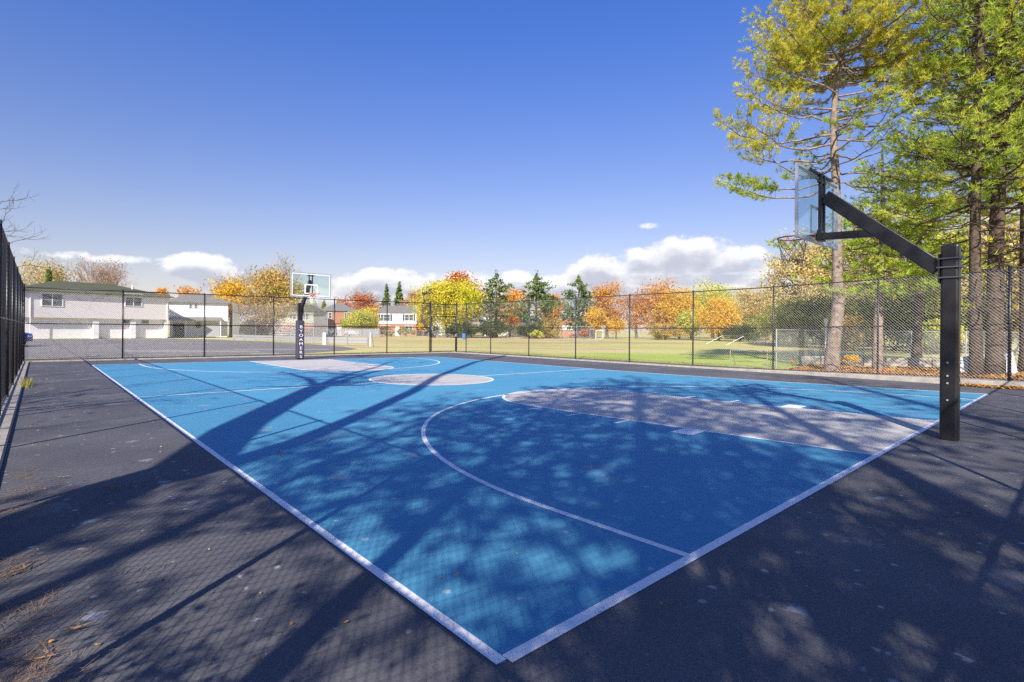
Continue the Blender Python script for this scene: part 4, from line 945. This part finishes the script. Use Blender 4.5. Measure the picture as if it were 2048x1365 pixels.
house('white house half hidden behind the gate and yellow tree', 856, 124, 884, 125, 8, 5.2, 6.8, 'sidingwhite', 'sidingwhite', 'roofgrey', ((.3, .6, 3.4, 4.6, 1),), ((.35, .75, .9, 2.2, 1),))
house('white gabled house seen between the two left layered pines', 968, 126, 1042, 124, 9, 4.6, 7.4, 'sidingwhite', 'sidingwhite', 'roofgrey', ((.5, .6, 3.2, 4.2, 0),), ((.4, .55, .9, 2.0, 1),), False)
house('low house with an orange brown roof right of the tan tree', 1120, 116, 1175, 114, 8, 2.9, 4.4, 'sidingwhite', 'brick', 'brick', (), (), False, zsplit=1.5)

# ------------------------------------------------------------------ silver fences, cage, goals
def sfence(label, pts, step, H=1.3, wr=.004, pitch=.16, name='chain_link_fence', mesh=True, slats=None):
    root = empty(name, (*pts[0], 0), 0, label, 'fence'); o = np.array(pts[0]); rails = MB(); ms = MB()
    for i in range(len(pts)-1):
        p, q = np.array(pts[i])-o, np.array(pts[i+1])-o; L_ = float(np.linalg.norm(q-p)); k = max(1, round(L_/step)); tt = (q-p)/L_
        for j in range(k+(1 if i == len(pts)-2 else 0)):
            c = p+tt*L_*j/k; MB().tube([(*c, -.05), (*c, H+.04)], .032, 6).build('post', M['galv'], root)
        rails.tube([(*p, H), (*q, H)], .025, 5)
        wires(ms, p+np.array([-tt[1], tt[0]])*.03, q+np.array([-tt[1], tt[0]])*.03, .03, H, wr, pitch)
        if slats:
            s = MB()
            for j in range(int(L_/.16)):
                c = p+tt*(j+.5)*.16; s.box((c[0]-tt[1]*.045, c[1]+tt[0]*.045, H/2), (.12, .006, H-.12), math.atan2(tt[1], tt[0]))
            s.build('slats', M[slats], root)
    rails.build('top_rail', M['galv'], root); ms.build('chain_link_mesh', M['galvwire'], root)
    return root
sfence('grey slatted fence behind the ball cage and in front of the brick house', [loc(466, 94), loc(760, 97)], 3.2, 1.5, slats='greypanel')
sfence('long silver fence at the far edge of the field below the autumn trees', [loc(760, 98), loc(905, 98), loc(1160, 98)], 3.0, 1.3)
sfence('long silver fence on the right half of the far field edge', [loc(1160, 98), loc(1300, 96), loc(1545, 88), loc(1700, 70)], 3.0, 1.3)
sfence('silver fence on the low wall behind the lone pine', [loc(1553, 21.9), loc(1728, 28.2), loc(1823, 29.0), loc(1932, 30.0), loc(2100, 31)], 6.5, 1.55, .003, .08)
# ball cage (backstop)
bs = empty('backstop', (*loc(560, 80), 0), 0, 'silver chain link ball cage with a curved overhanging top left of the far hoop', 'backstop')
o = np.array(loc(560, 80)); P5 = [np.array(loc(*q))-o for q in ((466, 72), (478, 78), (512, 83), (548, 85), (600, 84), (627, 80), (655, 74))]
for q in P5: MB().tube([(*q, 0), (*q, 3.6)], .05, 6).build('post', M['galv'], bs)
cen = sum(P5)/len(P5); top = [np.array([*(q*.86+cen*.14-Fd*2.0), 4.9]) for q in P5]
mb = MB(); rl_ = MB()
for i in range(len(P5)-1):
    wires(mb, P5[i], P5[i+1], .05, 3.6, .009, .2)
    A, B, C_, D_ = np.array([*P5[i], 3.6]), np.array([*P5[i+1], 3.6]), top[i+1], top[i]
    n = 12
    for k in range(n+1):
        for (u0, u1) in ((k/n, None), (None, k/n)):
            if u1 is None: p, q = A+(B-A)*u0, D_+(C_-D_)*u0
            else: p, q = A+(D_-A)*u1, B+(C_-B)*u1
            mb.tube([p, q], .02, 3, False)
    rl_.tube([A, B], .04, 5).tube([D_, C_], .04, 5).tube([A, D_], .04, 5)
rl_.tube([np.array([*P5[-1], 3.6]), top[-1]], .04, 5)
rl_.build('frame', M['galv'], bs); mb.build('chain_link_mesh', M['galvwire'], bs)
def goal(label, px0, d0, px1, d1, h, depth, tilt=0, r=.05, colr='white', net=True, cat='soccer goal'):
    a_, t_, L_, rz_ = frame_of(px0, d0, px1, d1)
    g = empty('soccer_goal', (*a_, .0), rz_, label, cat, 'goals standing about the field'); g.rotation_euler = (tilt, 0, rz_)
    f = MB().tube([(0, 0, 0), (0, 0, h)], r, 6).tube([(L_, 0, 0), (L_, 0, h)], r, 6).tube([(0, 0, h), (L_, 0, h)], r, 6)
    for x in (0, L_): f.tube([(x, 0, h), (x, depth*.35, h), (x, depth, 0), (x, 0, 0)], r*.7, 5)
    f.tube([(0, depth, 0), (L_, depth, 0)], r*.7, 5); f.build('frame', M[colr], g)
    if net:
        n = MB(); k = max(6, int(L_/.3))
        for i in range(k+1): n.tube([(L_*i/k, .02, h), (L_*i/k, depth*.35, h), (L_*i/k, depth, 0)], .006, 3, False)
        for j in range(1, 8): n.tube([(0, depth*.35+depth*.65*j/8, h*(1-j/8)), (L_, depth*.35+depth*.65*j/8, h*(1-j/8))], .006, 3, False)
        n.build('net', M['net'], g)
    return g
goal('white soccer goal far off beside the middle layered pine', 1016, 96, 1046, 95, 1.9, 1.2, r=.045, colr='galv')
goal('white soccer goal in front of the rightmost layered pine', 1128, 62, 1180, 58, 1.9, 1.5, r=.028, colr='galv')
goal('white soccer goal at the field edge left of the lone pine', 1531, 70, 1562, 74, 2.1, 2.2)
goal('soccer goal tipped onto its front on the grass in the middle distance', 1413, 62, 1452, 56, 2.1, 1.4, math.radians(-62), r=.028, net=False, colr='galv')
g = goal('low practice goal with orange taped posts just beyond the right fence', 1461, 21.2, 1535, 20.4, .72, .9, r=.017, net=False, colr='galv')
for x in (0, frame_of(1461, 21.2, 1535, 20.4)[2]):
    MB().tube([(x, 0, .58), (x, 0, .66)], .022, 8).build('tape', M['tape'], g)
goal('small goal by the right end of the far fence', 1192, 94, 1206, 94, 1.5, 1.0, net=False)
# low retaining wall
w0, w1 = np.array(loc(1600, 24.2)), np.array(loc(2010, 21.5)); aa, tt_, LL, rzw = frame_of(1600, 24.2, 2010, 21.5)
rw = empty('retaining_wall', (*aa, 0), rzw, 'low pale concrete wall behind the pines at the edge of the field', 'wall')
for i in range(9):
    MB().box((LL*(i+.5)/9, 0, .14+.01*(i % 3)), (LL/9-.03, .3, .46)).build('wall_block', M['conc'], rw, bevel=.02)
# guard rail round the parking lot
def guard(label, pts, H):
    root = empty('guard_rail', (*pts[0], 0), 0, label, 'guard rail'); o = np.array(pts[0]); rl_ = MB()
    for i in range(len(pts)-1):
        p, q = np.array(pts[i])-o, np.array(pts[i+1])-o; L_ = float(np.linalg.norm(q-p)); k = max(1, round(L_/2.4))
        for j in range(k+1 if i == len(pts)-2 else k):
            c = p+(q-p)*j/k; MB().box((*c, H/2), (.14, .14, H+.04)).build('post', M['galv'], root)
        for z in (H-.06, H-.33): rl_.bar((*p, z), (*q, z), .06, .2)
    rl_.build('rail', M['galv'], root)
guard('low silver guard rail along the far side of the parking lot', [loc(468, 62), loc(560, 56), loc(652, 50)], .62)
guard('short silver guard rail section right of the white board post', [loc(656, 47), loc(736, 46)], .66)
bp = empty('board_post', (*loc(649, 47.5), 0), 0, 'pale flat board post between the two guard rail sections', 'post')
MB().box((0, 0, .55), (.26, .12, 1.1), -YAW).build('board', M['wallpale'], bp); MB().box((.33, -.3, .82), (.5, .06, .25), -YAW).build('dark_sign', M['shutter'], bp)
fp = empty('gate_bollard', (*loc(741, 44), 0), 0, 'pair of pale leaning gate posts right of the guard rail', 'post')
MB().tube([(0, 0, 0), (.02, 0, 1.15)], .07, 8).build('post', M['white'], fp); MB().tube([(.28, 0, 0), (.1, 0, 1.1)], .04, 6).build('brace', M['bark2'], fp)
# bleachers
bh = empty('bleachers', (*loc(568, 66), 0), -YAW-.1, 'small aluminium bleachers behind the guard rail', 'bleachers', None)
for i in range(4): MB().box((0, i*.6, .4+.28*i), (3.6, .28, .04)).build('bench', M['galv'], bh)
f = MB()
for x in (-1.6, 0, 1.6): f.bar((x, -.2, .2), (x, 2.0, 1.3), .05, .05).bar((x, 2.0, 0), (x, 2.0, 2.0), .05, .05).bar((x, 0, 0), (x, 0, .4), .05, .05)
f.bar((-1.6, 2.0, 2.0), (1.6, 2.0, 2.0), .05, .05); f.build('frame', M['galv'], bh)
# barrel, litter bins
br = MB().tube([(0, 0, 0), (0, 0, .06), (0, 0, .45), (0, 0, .9)], [.27, .3, .31, .3], 14).build('barrel', mat('blue_plastic', (.04, .2, .45), .4, .4)); br.location = (*loc(928, 82), 0)
tag(br, 'blue barrel standing at the field fence below the yellow tree', 'barrel')
# slabs beside the pines
for i, (px, d_, w_, h_, rr, lb) in enumerate(((2018, 17.9, .78, .72, .25, 'larger pale blue grey slab leaning right of the pine trunks'), (1926, 18.6, .5, .55, -.3, 'smaller pale blue grey slab leaning left of the pine trunks'), (1968, 18.2, .16, .85, .1, 'narrow pale board standing between two pine trunks'))):
    mb = MB().add([(-w_/2, -.06, -.1), (w_/2, -.06, -.1), (w_/2, .06, -.1), (-w_/2, .06, -.1), (-w_/2*.8, .1, h_*.8), (w_/2, .12, h_), (w_/2, .2, h_*.97), (-w_/2*.85, .2, h_*.82)], [(3, 2, 1, 0), (4, 5, 6, 7), (0, 1, 5, 4), (1, 2, 6, 5), (2, 3, 7, 6), (3, 0, 4, 7)])
    o_ = mb.build('slab', M['slab'] if 'slab' in M else M.setdefault('slab', mat('pale_slab', (.5, .55, .62), .8, .2, noise=(5, .4, .65, (.4, .42, .48)))), None, bevel=.02)
    o_.location = (*loc(px, d_), .12); o_.rotation_euler = (0, 0, -YAW+rr); tag(o_, lb, 'slab')
ut = MB().tube([(0, 0, 0), (0, 0, 1.9), (0, 0, 1.95), (0, 0, 2.1)], [.05, .05, .09, .09], 8).build('utility_post', M['white']); ut.location = (*loc(1652, 24.5), 0)
tag(ut, 'white capped post just left of the lone pine trunk', 'post')
# parked cars
def car(label, px, d_, rz_, col, L_=4.5):
    r = empty('parked_car', (*loc(px, d_), 0), rz_, label, 'car', None); Wd = 1.75
    prof = [(-L_/2, .35), (-L_/2, .8), (-L_/2+.1, .92), (-L_*.28, 1.0), (-L_*.16, 1.4), (L_*.2, 1.44), (L_*.36, 1.02), (L_/2-.05, .92), (L_/2, .75), (L_/2, .35)]
    n = len(prof); mb = MB(); mb.add([(x, -Wd/2+(.12 if z > 1.2 else 0), z) for x, z in prof]+[(x, Wd/2-(.12 if z > 1.2 else 0), z) for x, z in prof], [tuple(range(n)), tuple(range(2*n-1, n-1, -1))]+[(i, i+n, (i+1) % n+n, (i+1) % n) for i in range(n)])
    mb.build('body', col, r, bevel=.05)
    for s in (-1, 1):
        y = s*(Wd/2-.03); MB().add([(-L_*.25, y, 1.02), (-L_*.15, y-s*.06, 1.34), (L_*.18, y-s*.06, 1.38), (L_*.31, y, 1.03), (-L_*.25, y+s*.02, 1.02), (-L_*.15, y-s*.04, 1.34), (L_*.18, y-s*.04, 1.38), (L_*.31, y+s*.02, 1.03)], [(0, 1, 2, 3), (7, 6, 5, 4), (0, 4, 5, 1), (1, 5, 6, 2), (2, 6, 7, 3), (3, 7, 4, 0)]).build('window', M['glass'], r)
        for x in (-L_*.31, L_*.31):
            MB().tube([(x, s*(Wd/2-.2), .33), (x, s*(Wd/2+.01), .33)], .33, 16).build('wheel', M['blackpaint'], r)
        MB().box((L_/2-.0, s*.6, .72), (.05, .3, .13)).build('headlight', M['white'], r)
    return r
car('blue car parked at the left, half hidden behind the fence corner', -16, 38.5, -.75, M['blueglass'])
car('white car on the street in front of the white house, mostly behind the fence', 768, 112, -YAW+.1, M['white'])
car('dark car on the street left of the white house', 742, 112, -YAW+.05, M['blackpaint'])
car('white car beneath the pale yellow tree', 708, 113, -YAW, M['white'])

# ------------------------------------------------------------------ litter, needles, twigs
rng = np.random.default_rng(5)
def litter(name, label, C, size, m, kind='stuff'):
    V = leaf_quads(C, size, 1.2); V[:, 2] = np.maximum(V[:, 2], np.repeat(C[:, 2], 4)-size*.2); return tag(faces(name, V, 4, m), label, None, None, kind)
n = 2600; s_ = rng.random(n); v_ = -2.4+(rng.random(n)**1.1)*3.4
u_ = 17.75-np.abs(rng.normal(size=n))*.13-.28*np.clip(.6-np.abs(v_-.2), 0, 1)
litter('fallen_leaves', 'orange leaves drifted against the right-hand curb', np.stack([u_, v_, .015+.05*rng.random(n)], 1), .035, M['leaflitter'])
n = 7000; k = rng.random((n, 1)); P_ = np.array([18.6, 6])*(1-k)+np.array([18.6, -3])*k; far_ = np.array(loc(1620, 23))*(1-k)+np.array(loc(2080, 20.5))*k; j = rng.random((n, 1)); Q = P_+(far_-P_)*j
zz = .02+.13*(1-j[:, 0])*np.clip(k[:, 0]*1.6, 0, 1)+.05*rng.random(n)
litter('fallen_leaves', 'orange leaf carpet between the right fence and the low wall', np.stack([Q[:, 0], Q[:, 1], zz], 1), .045, M['leaflitter'])
n = 260; litter('fallen_leaves', 'scattered leaf crumbs over the asphalt', np.stack([-1.6+rng.random(n)**2*4, -1.5+rng.random(n)*20, np.full(n, .012)], 1), .012, M['leaflitter'])
# grass tufts at fence feet
def grass(name, label, C, h, m, nb=1):
    n = len(C); d_ = unit(n)*.5; d_[:, 2] = 1; s = unit(n); s[:, 2] = 0; s /= np.linalg.norm(s, axis=1, keepdims=True)+1e-9; hh = h*(.5+rng.random((n, 1))); V = np.stack([C-s*.006, C+s*.006, C+d_*hh], 1).reshape(-1, 3)
    return tag(faces(name, V, 3, m), label, None, None, 'stuff')
GM = leafmat('grass_blades', [(.1, .14, .03), (.3, .33, .07), (.5, .4, .15), (.55, .42, .2)], .3, .3)
n = 9000; u_ = -1.8+20*rng.random(n); grass('grass', 'dry grass along the foot of the far fence', np.stack([u_, FB(u_)+.3+rng.random(n)**1.5*1.6, np.full(n, -.03)], 1), .1, GM)
n = 9000; v_ = 4+21*rng.random(n); grass('grass', 'green grass along the foot of the field-side fence', np.stack([18.75+rng.random(n)**1.5*2.2, v_, np.full(n, -.045)], 1), .1, GM)
n = 260; grass('grass', 'weeds growing at the curb by the left fence', np.stack([-1.74+rng.normal(size=n)*.05, 15.8+rng.normal(size=n)*.35, np.full(n, .0)], 1), .17, GM)
# pine straw drifts at the left edge
n = 900; cc_ = np.array([(-1.62, 5.2), (-1.63, 4.5), (-1.66, 3.9), (-1.55, 1.9), (-1.6, 1.35), (-1.55, .9), (-1.5, 1.1), (-1.66, 2.6)]); ix = rng.integers(0, 8, n); C = cc_[ix]+rng.normal(size=(n, 2))*np.array([.09, .17])
C = C[C[:, 0] < -1.25]; C = C[C[:, 0] > -1.72]; n = len(C); an = rng.normal(size=n)*.7+.6; dd = np.stack([np.cos(an), np.sin(an), .12*rng.normal(size=n)], 1)*(.025+.035*rng.random((n, 1))); C3 = np.column_stack([C, .008+.012*rng.random(n)])
sd2 = np.cross(dd, [0, 0, 1.]); sd2 /= np.linalg.norm(sd2, axis=1, keepdims=True)+1e-9
V = np.stack([C3-dd-sd2*.0009, C3-dd+sd2*.0009, C3+dd+sd2*.0009, C3+dd-sd2*.0009], 1).reshape(-1, 3); V[:, 2] = np.maximum(V[:, 2], .006)
tag(faces('pine_straw', V, 4, M['straw']), 'dry pine needles drifted along the left fence', None, None, 'stuff')
def gp(px, y):
    x = px-1024; yy = y-CY0; X_ = x*math.cos(ROLL)+yy*math.sin(ROLL); Y_ = -x*math.sin(ROLL)+yy*math.cos(ROLL); d_ = CF*CH/Y_
    g = np.array([CX, CY])+d_*Fd+d_*X_/CF*Rt; return g
STK = [((203, 974), (226, 988), .009, 'short dark twig with a stub left of the sideline'), ((264, 972), (316, 958), .006, 'thin curved twig between the short dark twig and the sideline'), ((62, 1024), (118, 1012), .008, 'twig lying on the edge of the wide trunk shadow'),
       ((4, 1160), (76, 1130), .012, 'pale stick reaching in from the left picture edge'), ((150, 1120), (196, 1098), .005, 'thin pale twig in the dappled light left of centre'), ((128, 1268), (182, 1258), .012, 'dark broken twig with a raised tip near the lower left corner'),
       ((30, 1335), (112, 1322), .008, 'straight pale twig in the lower left corner'), ((60, 1352), (86, 1300), .005, 'thin upright-pointing twig in the lower left corner'), ((0, 1290), (44, 1278), .01, 'short thick twig at the lower left picture edge'), ((504, 1328), (530, 1333), .006, 'small pale twig fragment below the sideline in the foreground'),
       ((1178, 1014), (1208, 1022), .005, 'small brown twig inside the three point arc'), ((112, 958), (132, 959), .007, 'yellowish twig piece beside the pine needle drifts'), ((560, 905), (560, 917), .01, 'tiny dark twig on the blue paint')]
for i, (p, q, r_, lb) in enumerate(STK):
    A, B = gp(*p), gp(*q); mid = (A+B)/2+rng.normal(size=2)*.02; base = r_*.45+.013; r_ *= .55
    mb = MB().tube([(*A, base), (*((A+mid)/2), base+.008), (*mid, base+.002), (*B, base+.012)], [r_*.5, r_, r_*.9, r_*.4], 6)
    sdv = (B-A); pv = np.array([-sdv[1], sdv[0]])
    mb.tube([(*mid, base+.002), (*(mid+pv*.18+sdv*.12), base+.015)], [r_*.7, r_*.3], 5)
    tag(mb.build('twig', M['stick']), lb, 'twig', 'twigs scattered on the asphalt')
# chalk writing on the asphalt
def chalk(label, txt, p, q, size):
    cu = bpy.data.curves.new('chalk', 'FONT'); cu.body = txt; cu.size = size; cu.offset = -.004; cu.extrude = 0
    o_ = bpy.data.objects.new('tmp', cu); COL.objects.link(o_); dg = bpy.context.evaluated_depsgraph_get(); me = bpy.data.meshes.new_from_object(o_.evaluated_get(dg)); bpy.data.objects.remove(o_)
    A, B = gp(*p), gp(*q); k = link('chalk_writing', me, M['chalk']); k.location = (*A, .004); k.rotation_euler = (0, 0, math.atan2(B[1]-A[1], B[0]-A[0])); wv = max(v.co.x for v in me.vertices); k.scale = (np.linalg.norm(B-A)/wv,)*2+(1,)
    for v in me.vertices: v.co.y *= 1.0
    structure(k, label)
M['chalk'] = mat('chalk', (.13, .125, .14), .95, .1, noise=(60, .4, .6, (.06, .058, .065)))
chalk('faint chalk writing on the asphalt, first line', 'MOJON', (214, 1154), (348, 1136), .14)
chalk('faint chalk writing on the asphalt, second line', 'Charda', (212, 1174), (330, 1164), .1)
chalk('faint chalk writing on the asphalt, third line', 'nnn Cruy', (200, 1196), (318, 1182), .09)
